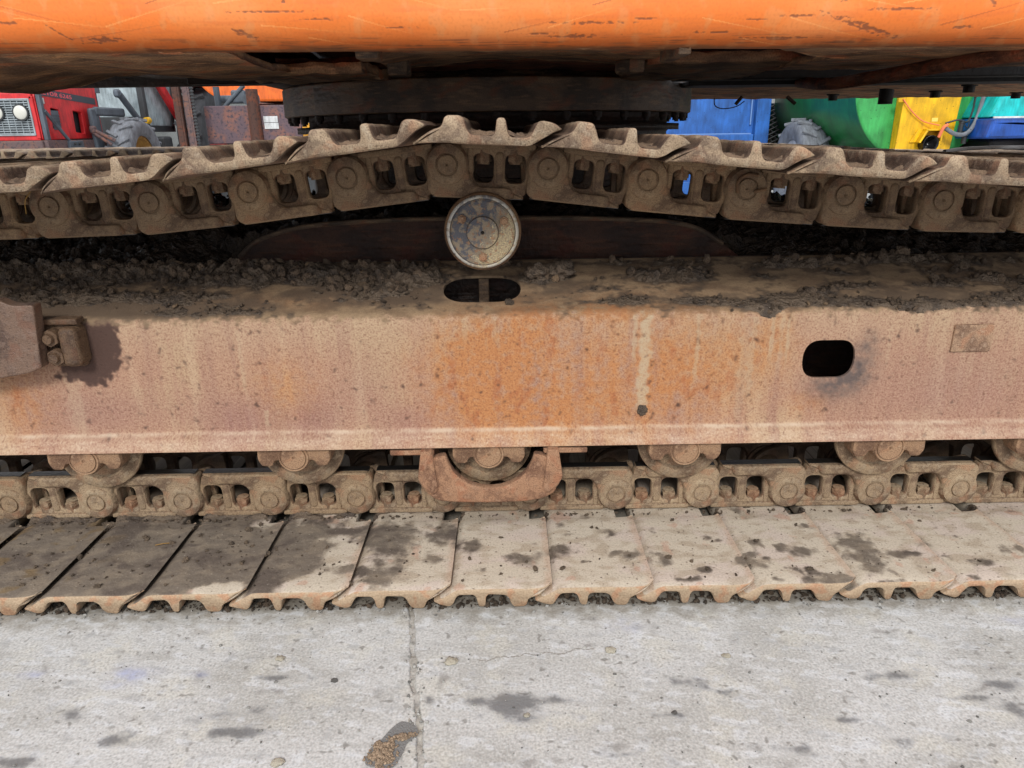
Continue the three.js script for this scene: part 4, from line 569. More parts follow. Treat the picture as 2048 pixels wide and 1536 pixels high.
function scatter(name, label, category, list, mats, colours) { // list: [x, y, z, size]
  const root = new THREE.Group(); root.name = name; root.userData = { label, category, kind: 'stuff' }; scene.add(root);
  const m4 = new THREE.Matrix4(), q = new THREE.Quaternion(), e = new THREE.Euler(), c = new THREE.Color();
  CLOD.forEach((g, k) => { const mine = list.filter((_, i) => i % CLOD.length === k); const im = new THREE.InstancedMesh(g, mats, mine.length); im.name = 'crumb'; im.userData.kind = 'stuff'; im.castShadow = im.receiveShadow = true;
    mine.forEach(([x, y, z, s], i) => { e.set(CR() * 6, CR() * 6, CR() * 6); q.setFromEuler(e); m4.compose(new THREE.Vector3(x, y, z), q, new THREE.Vector3(s * (0.7 + CR() * 0.6), s * (0.6 + CR() * 0.5), s * (0.7 + CR() * 0.6))); im.setMatrixAt(i, m4); c.setRGB(...colours()); im.setColorAt(i, c); });
    root.add(im); });
  return root;
}
{
  const nx = 760, ny = 96, X = (i) => -1.5 + i * 3.0 / nx, Vv = (j) => 0.44 + j * 0.302 / ny;
  const D = new Float32Array((nx + 1) * (ny + 1)); for (let i = 0; i <= nx; i++) for (let j = 0; j <= ny; j++) { const x = X(i), v = Vv(j); let d = mudDensity(x, v); const hx = (x + 0.051) / 0.085, hv = (v - 0.611) / 0.062; if (hx * hx + hv * hv < 1) d = -1; D[i * (ny + 1) + j] = d; }
  const d = (i, j) => D[i * (ny + 1) + j];
  const g = grid(nx, ny, (i, j) => { const x = X(i), v = Vv(j), e = d(i, j), [y, z, a, b] = prof(v); const back = ss(0.56, 0.68, v); const h = e <= 0 ? -0.0015 : 0.0006 + (0.003 + 0.011 * back) * ss(0, 1, e) + (0.004 + 0.016 * back) * Math.max(0, fbm(x * 34, v * 38, 4) + 0.05) * ss(0, 0.5, e) + 0.0022 * noise(x * 120, v * 120) + 0.0012 * noise(x * 230, v * 230); return [x, y + a * h, z + b * h]; }, (i, j) => d(i, j) > 0 || d(i + 1, j) > 0 || d(i, j + 1) > 0 || d(i + 1, j + 1) > 0);
  const root = new THREE.Group(); root.name = 'mud'; root.userData = { label: 'dark damp mud lying along the sloping top of the rusty track frame', category: 'mud', kind: 'stuff' }; scene.add(root);
  const m = part('mud_crust', planarUV(g), M.soil, root); m.userData.kind = 'stuff';
  // mud heaped behind the frame, on the leg
  const bx = 460, bz = 150; const W = (i) => -1.7 + i * 3.4 / bx, Z = (j) => lerp(-0.468, -1.1, j / bz);
  const archTop = curve([[-0.72, 0.52], [-0.6, 0.6], [-0.48, 0.636], [-0.19, 0.65], [0.105, 0.648], [0.4, 0.633], [0.52, 0.58], [0.62, 0.52]]);
  const g2 = grid(bx, bz, (i, j) => { const x = W(i), z = Z(j), t = ss(-0.47, -0.78, z), side = Math.max(ss(-0.5, -0.78, x), ss(0.36, 0.68, x)); const high = lerp(0.655, 0.62, ss(0.1, 1.2, x)) + 0.012 * ss(-0.2, -0.7, x); const y = lerp(z > -0.625 ? 0.46 : Math.max(archTop(x) - 0.004, 0.5), lerp(0.566, high, t), z > -0.625 ? side : Math.max(side, ss(-0.625, -0.8, z) * 0.9));
    const n = 0.03 * fbm(x * 8, z * 9, 4) + 0.022 * Math.max(0, fbm(x * 42, z * 42, 3) + 0.1) + 0.005 * noise(x * 130, z * 130); return [x, y + n * (z < -0.625 ? 1 : side), z]; }, () => true);
  const m2 = part('mud_heap', planarUV(g2), std({ ...SOIL, color: 0x9c948e, bumpScale: 0.009, roughness: 0.25 }), root); m2.userData.kind = 'stuff';
  // crumbs
  const list = []; let guard = 0; while (list.length < 11000 && guard++ < 160000) { const x = -1.45 + CR() * 2.9, v = 0.5 + CR() * 0.242, e = mudDensity(x, v); if (Math.abs((x + 0.051) / 0.08) ** 2 + ((v - 0.611) / 0.054) ** 2 < 1) continue; if (CR() > ss(-0.5, 0.35, e) ** 1.5) continue; const [y, z, a, b] = prof(v), s = (0.0006 + 0.0085 * CR() ** 15) * (e > 0 ? 1 : 0.6) * lerp(0.65, 1.25, ss(0.54, 0.7, v)), up = (e > 0 ? 0.003 + 0.008 * ss(0.56, 0.68, v) * ss(0, 0.6, e) : 0) + s * 0.3; list.push([x, y + a * up, z + b * up, s]); }
  scatter('mud_crumbs', 'loose dark crumbs of soil scattered over the mud on the frame top', 'soil crumbs', list, M.soil, () => { const k = 0.8 + CR() * 0.9; return CR() < 0.04 ? [2.6, 2.4, 2.1] : [k * 1.02, k * 0.97, k * 0.92]; });
  const big = []; guard = 0; while (big.length < 90 && guard++ < 20000) { const x = -1.3 + CR() * 2.6, v = 0.55 + CR() * 0.18, e = mudDensity(x, v); if (e < 0.25 || Math.abs((x + 0.051) / 0.1) ** 2 + ((v - 0.611) / 0.07) ** 2 < 1) continue; const [y, z, a, b] = prof(v), s = 0.005 + 0.009 * CR() ** 2, up = 0.007 * ss(0.56, 0.68, v) + 0.002; big.push([x, y + a * up, z + b * up, s]); }
  scatter('mud_clumps', 'larger uneven clumps of brown soil along the back of the frame top', 'soil clumps', big, M.soil, () => { const k = 0.85 + CR() * 0.5; return [k * 1.02, k * 0.97, k * 0.92]; });
  const l2 = []; for (let i = 0; i < 1500; i++) { const x = -1.6 + CR() * 3.2, z = -0.5 - CR() * 0.55, side = Math.max(ss(-0.5, -0.78, x), ss(0.36, 0.68, x)); if (z > -0.64 && side < 0.9) continue; const t = ss(-0.47, -0.78, z), high = lerp(0.655, 0.62, ss(0.1, 1.2, x)) + 0.012 * ss(-0.2, -0.7, x); const y = lerp(0.566, high, t) + 0.03 * fbm(x * 8, z * 9, 4) + 0.008; if (side < 0.9 && z > -0.8) continue; l2.push([x, y, z, 0.003 + 0.011 * CR() ** 2]); }
  scatter('soil_clods', 'black glistening clods on the mud heap behind the track frame', 'soil clods', l2, std({ ...SOIL, color: 0x9a928e, bumpScale: 0.006, roughness: 0.25 }), () => { const k = 0.6 + CR() * 0.7; return [k, k, k]; });
  // single large lumps
  const lump = (x, v, s, up, seed, label) => { const [y, z, a, b] = prof(v); const o = part('mud_lump', clodGeometry(seed, 4), M.soil, scene); o.name = numbered('mud_lump'); o.position.set(x, y + a * up, z + b * up); o.scale.set(s, s * 0.95, s * 0.85); o.userData = { label, category: 'mud lump' }; return o; };
  lump(0.068, 0.652, 0.026, 0.012, 11, 'left half of the cracked grey mud lump right of the oval top hole');
  lump(0.113, 0.664, 0.029, 0.013, 12, 'right half of the cracked grey mud lump right of the oval top hole');
  lump(-0.41, 0.645, 0.011, 0.005, 13, 'small grey mud lump on the frame top left of the carrier roller');
  lump(0.004, 0.545, 0.0085, 0.004, 14, 'small mud lump on the front rim of the oval top hole');
  lump(0.2725, 0.2985, 0.0105, 0.001, 15, 'dark mud blob stuck at the foot of the pale run on the frame face').scale.set(0.0095, 0.016, 0.006);
}
{ // soil packed where the links meet the shoes
  const nx = 560, nz = 14, gx = (i) => -1.45 + 2.7 * i / nx, H = (x, t) => (0.004 + 0.012 * ss(-0.1, -0.5, x)) * Math.max(0, 0.55 + 1.3 * fbm(x * 22, t * 2 + 3, 4)) * (1 - t) + 0.002 * noise(x * 160, t * 14) - 0.0035;
  const g = grid(nx, nz, (i, j) => { const t = j / nz; const x = gx(i), nq = (((x - (-1.0628)) % 0.19) + 0.19) % 0.19, free = nq > 0.148 ? 0.02 : 0; return [x, 0.0405 + H(x, t) - free, lerp(-0.288, -0.255 + 0.01 * noise(gx(i) * 18, 4), t)]; }, () => true);
  const o = part('packed_soil', planarUV(g), M.soil, scene); o.userData = { label: 'dark soil packed along the foot of the lower chain links', category: 'soil', kind: 'stuff' };
}
{ // loose things on the shoes and the yard
  const bits = []; for (let i = 0; i < 420; i++) { const x = -1.2 + CR() * 2.4, z = -0.27 + CR() * 0.25; const wet = blobs(DARK, x, z) > 0.4; if (!wet && CR() > 0.3) continue; bits.push([x, 0.0425, z, 0.001 + 0.0034 * CR() ** 3]); }
  for (const [x, z, s] of [[-0.02, -0.045, 0.003], [0.046, -0.058, 0.006], [0.03, -0.085, 0.0035], [0.099, -0.06, 0.005], [0.376, -0.05, 0.004], [0.571, -0.044, 0.006], [0.31, -0.09, 0.005], [-0.02, -0.175, 0.004], [0.5, -0.145, 0.004]]) bits.push([x, 0.044, z, s]);
  for (let i = 0; i < 160; i++) bits.push([-1.1 + CR() * 2.2, 0.043, -0.272 + 0.012 * CR(), 0.0012 + 0.003 * CR() ** 2]);
  for (let i = 0; i < 240; i++) { const x = -1.15 + CR() * 0.72, z = -0.25 + CR() * 0.23, s = 0.0008 + 0.006 * CR() ** 6; if (fbm(x * 14, z * 16, 3) < -0.05) continue; bits.push([x, 0.042, z, s]); }
  scatter('shoe_grit', 'small crumbs of soil lying on the flat track shoes', 'soil crumbs', bits, M.soil, () => { const k = 0.9 + CR() * 1.2; return [k, k, k * 0.97]; });
  const g = []; for (let i = 0; i < 420; i++) { const z = -0.05 + 0.46 * CR() ** 1.4, x = -0.85 + CR() * 1.7; g.push([x, 0.0006, z, 0.0008 + 0.0022 * CR() ** 3]); }
  for (let i = 0; i < 260; i++) g.push([-1 + CR() * 2, 0.0006, -0.01 + 0.035 * CR() ** 2, 0.0008 + 0.0026 * CR() ** 3]); // shed under the grousers
  for (let i = 0; i < 60; i++) { const z = CR() * 0.4, x = -0.19 + 0.165 * z + (CR() - 0.5) * 0.03; g.push([x, 0.0005, z, 0.001 + 0.002 * CR() ** 2]); }
  const ug = []; for (let i = 0; i < 1500; i++) ug.push([-1.1 + CR() * 2.2, 0.0005 + 0.005 * CR(), -0.06 + 0.058 * Math.sqrt(CR()), 0.001 + 0.0048 * CR() ** 3]); scatter('trapped_soil', 'dark gritty soil trapped under the grousers along the contact line', 'soil', ug, M.soil, () => { const k = 0.6 + CR() * 0.6; return [k, k * 0.98, k * 0.95]; });
  scatter('yard_grit', 'fine grit and chips scattered over the pale concrete', 'grit', g, std({ ...YARD, bumpScale: 0.0006, roughness: 0.95 }), () => { const k = 0.3 + CR() * 0.75; return [k, k * 0.98, k * 0.94]; });
  const stone = (x, z, s, seed, m, label) => { const o = part('stone', clodGeometry(seed, 3), m, scene); o.name = numbered('stone'); o.position.set(x, s * 0.2, z); o.scale.set(s, s * 0.5, s * 0.8); o.userData = { label, category: 'stone' }; };
  const pale = std({ color: 0xa39c8c, roughness: 0.95, bumpMap: YARD.bumpMap, bumpScale: 0.002 }), dark = std({ color: 0x5f5c58, roughness: 0.9, bumpMap: YARD.bumpMap, bumpScale: 0.003 });
  stone(-0.104, 0.143, 0.0105, 21, pale, 'flat beige stone on the concrete right of the slab joint');
  stone(0.168, 0.121, 0.009, 22, pale, 'greyish stone on the concrete below the fifth grouser row right of the joint');
  stone(-0.291, 0.181, 0.0055, 23, dark, 'tiny dark stone alone on the concrete left of the joint');
  stone(-0.335, 0.34, 0.009, 24, pale, 'elongated pale stone near the lower edge left of the gravel patch');
  stone(0.02, 0.262, 0.005, 25, pale, 'white pebble at the edge of the dark stain right of the joint');
  stone(0.36, 0.14, 0.0065, 26, pale, 'rough brownish crumb on the right part of the concrete');
  stone(0.245, 0.262, 0.0045, 27, dark, 'small black crumb on the right part of the concrete');
  stone(-0.395, 0.127, 0.007, 28, pale, 'low whitish chip on the concrete left of the joint');
  // broken-out hole with brown gravel beside the joint
  const hs = std({ color: 0x72716f, roughness: 0.95, bumpMap: YARD.bumpMap, bumpScale: 0.003 }), patch = thing('gravel_patch', 'broken spot in the concrete filled with brown gravel by the lower edge', 'gravel patch', [-0.178, 0, 0.318]); patch.userData.kind = 'stuff';
  const sg = new THREE.ShapeGeometry(roundPoly([[-0.034, -0.03, 0.008], [-0.03, -0.006, 0.008], [-0.02, 0.008, 0.006], [-0.006, 0.034, 0.008], [0.008, 0.05, 0.01], [0.024, 0.044, 0.006], [0.036, 0.034, 0.008], [0.034, 0.018, 0.008], [0.022, 0.008, 0.006], [0.018, -0.012, 0.008], [0.008, -0.038, 0.01]]), 5); sg.rotateX(-Math.PI / 2); sg.translate(0, 0.0016, 0); part('bed', planarUV(sg), hs, patch);
  const im = CLOD.slice(0, 3).map((q) => new THREE.InstancedMesh(q, std({ ...YARD, bumpScale: 0.0006, roughness: 0.95 }), 300)); const m4 = new THREE.Matrix4(), qq = new THREE.Quaternion(), c = new THREE.Color();
  im.forEach((o, k) => { o.name = 'gravel'; o.userData.kind = 'stuff'; for (let i = 0; i < 300; i++) { const a = CR() * 6.28, r = Math.sqrt(CR()); const k2 = 1 + 0.5 * Math.sin(a * 3 + 1) * Math.sin(a * 2) + (CR() < 0.1 ? 0.5 : 0); let x = -0.012 + Math.cos(a) * r * 0.016 * k2, z = 0.014 + Math.sin(a) * r * 0.022 * k2; if (i % 6 === 0) { x = 0.014 + 0.017 * Math.cos(a) * r * k2; z = -0.018 + 0.006 * Math.sin(a) * r + 0.2 * (0.014 - x); } qq.setFromEuler(new THREE.Euler(CR() * 6, CR() * 6, CR() * 6)); const s = 0.0007 + 0.0019 * CR() ** 2; m4.compose(new THREE.Vector3(x, 0.0022 + 0.002 * (1 - r), z), qq, new THREE.Vector3(s, s, s)); o.setMatrixAt(i, m4); const t = 0.5 + CR() * 0.5; c.setRGB(t * 0.9, t * 0.66, t * 0.46); o.setColorAt(i, c); } patch.add(o); });
  // dry stalks
  const st = (pts, label) => { const o = part('straw', tube(pts, 0.0009, 14, 5), M.tan, scene); o.name = numbered('straw'); o.userData = { label, category: 'straw' }; };
  st([[-0.735, 0.0435, -0.168], [-0.717, 0.046, -0.17], [-0.7, 0.0445, -0.174]], 'short straw on the dark shoe at the left');
  st([[-0.905, 0.705, -0.268], [-0.897, 0.73, -0.262], [-0.889, 0.745, -0.27]], 'dry stalk caught on the upper chain at the far left');
}

// ---------------------------------------------------------------- beyond the machine
function wheel(parent, name, R, w, x, y, z, lugs, hubM, rubberM, axis = 'x') { // axle along x
  const W = new THREE.Group(); W.name = name; W.position.set(x, y, z); parent.add(W);
  const half = [[R * 0.56, -w * 0.36], [R * 0.62, -w * 0.48], [R * 0.8, -w * 0.52], [R * 0.93, -w * 0.47], [R * 0.975, -w * 0.3], [R * 0.985, 0], [R * 0.975, w * 0.3], [R * 0.93, w * 0.47], [R * 0.8, w * 0.52], [R * 0.62, w * 0.48], [R * 0.56, w * 0.36]];
  const t = prep(new THREE.LatheGeometry(half.map(([r, q]) => new THREE.Vector2(r, q)), 48)); t.rotateZ(Math.PI / 2); part('tyre', boxUV(t, 2), rubberM, W);
  const lug = []; for (let i = 0; i < lugs; i++) for (const s of [-1, 1]) { const a = (i + (s > 0 ? 0.5 : 0)) / lugs * Math.PI * 2; const g = box(w * 0.56, R * 0.07, R * 0.075, s * w * 0.24, R * 0.995, 0, 0.008, 0, s * 0.55); g.rotateX(a); lug.push(g); }
  part('tread', boxUV(join(lug), 2), rubberM, W);
  const h = prep(new THREE.LatheGeometry([[0, w * 0.1], [R * 0.2, w * 0.14], [R * 0.25, w * 0.02], [R * 0.45, -w * 0.02], [R * 0.52, w * 0.3], [R * 0.57, w * 0.38], [R * 0.58, -w * 0.38], [0, -w * 0.3]].map(([r, q]) => new THREE.Vector2(r, q)), 32)); h.rotateZ(-Math.PI / 2); part('rim', boxUV(h, 2), hubM, W);
  return W;
}
{ // red tractor, facing the machine, left of the ring
  const T = thing('tractor', 'red farm tractor with round headlamps and a grey loader frame, far left', 'tractor', [-6.12, -0.05, -8.4]);
  const P = (n, g, m, l) => part(n, boxUV(Array.isArray(g) ? join(g) : g, 1), m, T, l);
  // bonnet: side profile extruded across
  const side = roundPoly([[0, 0.88, 0.02], [0, 1.4, 0.04], [-0.08, 1.5, 0.08], [-0.7, 1.585, 0.2], [-1.42, 1.6, 0.03], [-1.42, 0.9, 0.02]]); side.holes.push(roundPoly([[-0.24, 1.0, 0.03], [-0.27, 1.27, 0.03], [-0.46, 1.25, 0.03], [-0.44, 0.99, 0.03]], THREE.Path)); side.holes.push(roundPoly([[-0.74, 0.96, 0.03], [-0.76, 1.25, 0.03], [-0.98, 1.23, 0.03], [-0.97, 0.94, 0.03]], THREE.Path));
  const bon = new THREE.ExtrudeGeometry(side, { depth: 0.04, bevelEnabled: true, bevelSize: 0.008, bevelThickness: 0.008, bevelSegments: 2 }); const b2 = prep(bon); b2.rotateY(-Math.PI / 2); // local x -> z
  const fl = (x) => prep(b2.clone()).translate(x, 0, 0);
  P('bonnet', [fl(0.325), fl(-0.285), box(0.6, 0.05, 1.3, 0, 1.565, -0.78, 0.02, -0.06), box(0.6, 0.1, 0.05, 0, 1.44, -0.03, 0.02, -0.6), box(0.62, 0.07, 0.05, 0, 0.905, 0.0, 0.01), box(0.05, 0.5, 0.05, 0.295, 1.14, 0.01, 0.01), box(0.05, 0.5, 0.05, -0.295, 1.14, 0.01, 0.01), box(0.62, 0.07, 0.05, 0, 1.385, 0.01, 0.01)], M.red);
  P('engine', [box(0.5, 0.6, 1.2, 0, 1.1, -0.8, 0.02)], M.greyDark);
  P('radiator', [box(0.03, 0.26, 0.17, 0.315, 1.1, -0.35, 0), ...[0, 1, 2, 3, 4, 5].map((i) => box(0.012, 0.008, 0.17, 0.333, 1.0 + i * 0.035, -0.35, 0))], M.greyBlue);
  const gr = []; for (let i = 0; i < 15; i++) gr.push(box(0.5, 0.011, 0.014, 0, 0.955 + i * 0.0275, 0.03, 0)); for (let i = 0; i < 6; i++) gr.push(box(0.008, 0.4, 0.012, -0.2 + i * 0.08, 1.145, 0.026, 0)); gr.push(box(0.53, 0.018, 0.03, 0, 0.937, 0.03, 0.004), box(0.53, 0.018, 0.03, 0, 1.353, 0.03, 0.004), box(0.02, 0.43, 0.03, 0.265, 1.145, 0.03, 0.004), box(0.02, 0.43, 0.03, -0.265, 1.145, 0.03, 0.004));
  P('grille', gr, std({ color: 0xa2aeb6, map: SHEET.map, roughness: 0.5 })); P('grille_back', [box(0.52, 0.43, 0.01, 0, 1.145, 0.006, 0)], std({ color: 0x68747c, map: SHEET.map, roughness: 0.6 }));
  for (const s of [-1, 1]) { const h = new THREE.Group(); h.name = 'headlamp'; h.position.set(s * 0.15, 1.2, 0.035); T.add(h); part('lamp_shell', boxUV(cyl(0.098, 0.098, 0.05, 0, 0, 0, 'z', 28), 1), M.greyDark, h); part('lens', boxUV(latheZ([[0.084, 0.02], [0.075, 0.035], [0.04, 0.045], [0, 0.048]], 0, 0, 0, 28), 3), M.lens, h); }
  { const c = document.createElement('canvas'); c.width = 512; c.height = 64; const x = c.getContext('2d'); x.fillStyle = '#3a3f49'; x.fillRect(0, 0, 512, 64); x.fillStyle = '#e85560'; x.font = 'bold 50px sans-serif'; x.textBaseline = 'middle'; x.fillText('ZETOR 6245', 14, 34, 330); const t = new THREE.CanvasTexture(c); t.colorSpace = THREE.SRGBColorSpace;
    const p = new THREE.PlaneGeometry(1.3, 0.085); p.rotateY(Math.PI / 2); p.rotateX(-0.055); p.translate(0.3375, 1.41, -0.72); part('badge_stripe', p, std({ map: t, roughness: 0.5 }), T, 'dark stripe lettered in red along the bonnet'); }
  P('sticker', [box(0.004, 0.07, 0.14, 0.337, 1.34, -0.1, 0)], M.white);
  P('bumper', [box(0.72, 0.12, 0.14, 0, 0.81, 0.02, 0.02), box(0.06, 0.12, 1.5, 0.38, 0.81, -0.7, 0.01), box(0.06, 0.12, 1.5, -0.38, 0.81, -0.7, 0.01)], M.rusty);
  P('loader_frame', [box(0.055, 0.66, 0.06, 0.37, 1.2, -0.02, 0.01), rodBetween([0.4, 1.22, -0.03], [0.41, 0.78, -0.5], 0.022), box(0.05, 0.24, 0.32, 0.42, 0.74, -0.52, 0.01), box(0.07, 0.62, 0.2, 0.42, 0.97, -1.1, 0.03), box(0.07, 0.12, 0.8, 0.44, 1.24, -1.5, 0.03), box(0.09, 0.12, 0.12, 0.48, 1.5, -1.75, 0.05), rodBetween([0.5, 1.5, -1.75], [0.55, 1.15, -2.1], 0.045)], M.greyBlue);
  const lb = [[0.455, 0.82, -0.46], [0.455, 0.82, -0.56], [0.455, 0.73, -0.46], [0.455, 0.73, -0.56]]; for (const [x, y, z] of lb) P('bolt', cyl(0.02, 0.02, 0.03, x, y, z, 'x', 6), M.greyDark);
  P('steering_arm', [rodBetween([0.44, 1.0, -0.98], [0.68, 0.85, -1.05], 0.025), rodBetween([0.44, 0.96, -0.97], [0.64, 0.8, -1.02], 0.022), box(0.08, 0.1, 0.08, 0.44, 1.0, -0.98, 0.03)], M.rusty);
  P('axle', [box(1.3, 0.16, 0.18, 0.1, 0.5, -1.3, 0.03), box(0.14, 0.18, 0.14, 0, 0.44, 0.05, 0.02), rodBetween([-0.4, 0.42, 0.08], [0.25, 0.4, 0.08], 0.05)], M.rustyBrown);
  P('exhaust', [cyl(0.08, 0.08, 0.6, 0.22, 1.8, -1.6, 'y', 18), cyl(0.03, 0.03, 0.4, 0.22, 1.4, -1.6, 'y', 12)], M.greyBlue);
  wheel(T, 'front_wheel', 0.55, 0.34, 0.66, 0.6, -1.62, 14, M.tan, M.rubberGrey); wheel(T, 'front_wheel', 0.55, 0.34, -0.66, 0.6, -1.62, 14, M.tan, M.rubberGrey);
  wheel(T, 'rear_wheel', 0.82, 0.44, 0.82, 0.87, -4.0, 14, M.red, M.rubber); wheel(T, 'rear_wheel', 0.82, 0.44, -0.82, 0.87, -4.0, 14, M.red, M.rubber);
  P('mudguard', [box(0.5, 0.05, 1.2, 0.84, 1.72, -4.0, 0.02), box(0.08, 1.35, 0.16, 0.56, 1.4, -3.3, 0.02, 0.85), box(0.5, 0.05, 1.2, -0.84, 1.72, -4.0, 0.02)], M.red);
  const cab = new THREE.Group(); cab.name = 'cab'; T.add(cab); const C = (n, g, m) => part(n, boxUV(Array.isArray(g) ? join(g) : g, 1), m, cab);
  C('cab_frame', [box(0.09, 1.7, 0.1, 0.44, 1.75, -2.56, 0.01), box(0.09, 1.7, 0.1, -0.5, 1.75, -2.56, 0.01), box(0.08, 1.2, 0.08, 0.45, 2.05, -3.9, 0.01), box(0.08, 1.2, 0.08, -0.5, 2.05, -3.9, 0.01), box(0.08, 0.1, 1.0, 0.45, 1.02, -3.0, 0.01), box(0.08, 0.9, 0.08, 0.45, 1.4, -3.6, 0.01, -0.5), box(0.95, 0.4, 0.07, -0.03, 1.0, -2.55, 0.01)], M.greyDark);
  C('roof', [box(1.2, 0.16, 1.7, 0, 2.65, -3.2, 0.06)], M.red);
  C('window', [box(0.86, 1.2, 0.012, -0.03, 1.75, -2.55, 0)], M.dustyReflectGlass); C('window', [box(0.012, 1.3, 0.95, 0.46, 1.72, -3.08, 0)], M.dustyReflectGlass);
  C('seat', [box(0.5, 0.6, 0.15, 0, 1.6, -3.6, 0.06), box(0.5, 0.14, 0.5, 0, 1.3, -3.35, 0.05)], M.greyDark); C('rear_panel', [box(0.96, 1.3, 0.04, -0.03, 1.9, -3.95, 0.01)], std({ color: 0x9fb2ba, map: SHEET.map, roughness: 0.6 }));
  P('work_lamp', [cyl(0.045, 0.05, 0.1, 0.52, 1.14, -2.45, 'z', 16)], M.yellow);
  P('step', [box(0.35, 0.5, 0.3, 0.5, 0.65, -2.75, 0.04)], M.greyDark);
}
{ // rusty forklift
  const F = thing('forklift', 'old rust-stained forklift with a dark mast, in front of the red tractor cab', 'forklift', [-2.93, 0, -5.9]);
  const P = (n, g, m, l) => part(n, boxUV(Array.isArray(g) ? join(g) : g, 1.5), m, F, l);
  for (const [x, z] of [[-0.045, 0], [0.035, -0.03]]) P('mast_rail', [box(0.05, 2.2, 0.1, x, 1.25, z, 0.006), box(0.02, 2.2, 0.03, x + 0.03, 1.25, z + 0.03, 0.003)], x < 0 ? M.rustyBrown : M.rusty);
  const ch = []; for (let i = 0; i < 46; i++) ch.push(box(0.035, 0.014, 0.02, 0.092, 0.5 + i * 0.028, 0.0, 0.003)); ch.push(box(0.016, 1.4, 0.012, 0.092, 1.1, -0.004, 0)); P('lift_chain', ch, M.greyDark);
  P('body_panel', [box(0.62, 0.34, 0.05, 0.4, 0.94, -0.25, 0.008)], M.rustPurple, 'rust-flecked purple grey side panel'); P('sill', [box(0.56, 0.09, 0.07, 0.38, 0.72, -0.22, 0.006)], M.rustyBrown); P('chassis', [box(1.1, 0.4, 1.5, 0.55, 0.42, -1.0, 0.04)], M.greyDark);
  P('post', [cyl(0.055, 0.062, 0.62, 0.57, 0.94, -0.2, 'y', 18)], M.rustyBrown); P('body_panel', [box(0.4, 0.34, 0.05, 0.77, 0.94, -0.24, 0.008), box(0.06, 0.42, 0.05, 0.97, 0.96, -0.22, 0.006)], M.rustPurple);
  P('label_plate', [box(0.135, 0.055, 0.006, 0.715, 0.985, -0.209, 0.002), box(0.135, 0.055, 0.006, 0.718, 0.926, -0.209, 0.002)], M.white, 'worn white label on the side panel');
  P('engine', [cyl(0.04, 0.04, 0.4, 0.3, 1.18, -0.6, 'x', 14), cyl(0.03, 0.03, 0.18, 0.15, 1.2, -0.45, 'y', 12), box(0.14, 0.12, 0.1, 0.35, 1.2, -0.5, 0.02), rodBetween([0.2, 1.1, -0.45], [0.42, 1.3, -0.45], 0.02), cyl(0.05, 0.05, 0.03, 0.46, 1.17, -0.4, 'z', 16)], M.greyBlue);
  for (const [x, z] of [[0.1, -0.6], [1.0, -0.6], [0.1, -1.5], [1.0, -1.5]]) wheel(F, 'wheel', 0.28, 0.18, x, 0.28, z, 10, M.rusty, M.rubber);
}
{ // another orange excavator, its rounded tail just above the forklift
  const E = thing('digger', 'orange rounded tail of another digger behind the slewing ring', 'excavator', [-4.0, 0, -9]);
  const s = roundPoly([[0, 2.2, 0.1], [0, 1.5, 0.05], [0.12, 1.37, 0.1], [0.32, 1.27, 0.15], [3.4, 1.25, 0.1], [3.4, 2.2, 0.1]]); const g = slab(s, -1.8, 0, 0.03, 8); part('counterweight', boxUV(g, 1), M.orangeFar, E);
  part('belly', boxUV(join([box(2.6, 0.07, 1.6, 1.95, 1.205, -0.9, 0.02)]), 1), M.rustyBrown, E); part('pedestal', boxUV(cyl(0.6, 0.65, 0.5, 2.3, 0.98, -0.9, 'y', 32), 1), M.greyDark, E);
  for (const z of [-0.2, -1.6]) part('track', boxUV(slab(roundPoly([[0.9, 0.02, 0.3], [3.8, 0.02, 0.3], [3.9, 0.4, 0.3], [3.8, 0.75, 0.3], [0.9, 0.75, 0.3], [0.8, 0.4, 0.3]]), z - 0.25, z + 0.25, 0.02), 1), M.greyDark, E);
}
{ // wall closing the yard
  const Wl = thing('yard_wall', 'long pale grey block wall far behind the parked machines', 'wall', [0, 0, -24]); part('wall_body', boxUV(box(90, 3.4, 0.3, 0, 1.7, 0, 0.02), 0.3), std({ ...YARD, color: 0x9aa0a2, bumpScale: 0.01 }), Wl); part('coping', boxUV(box(90, 0.12, 0.42, 0, 3.46, 0, 0.02), 0.3), M.yard, Wl);
}
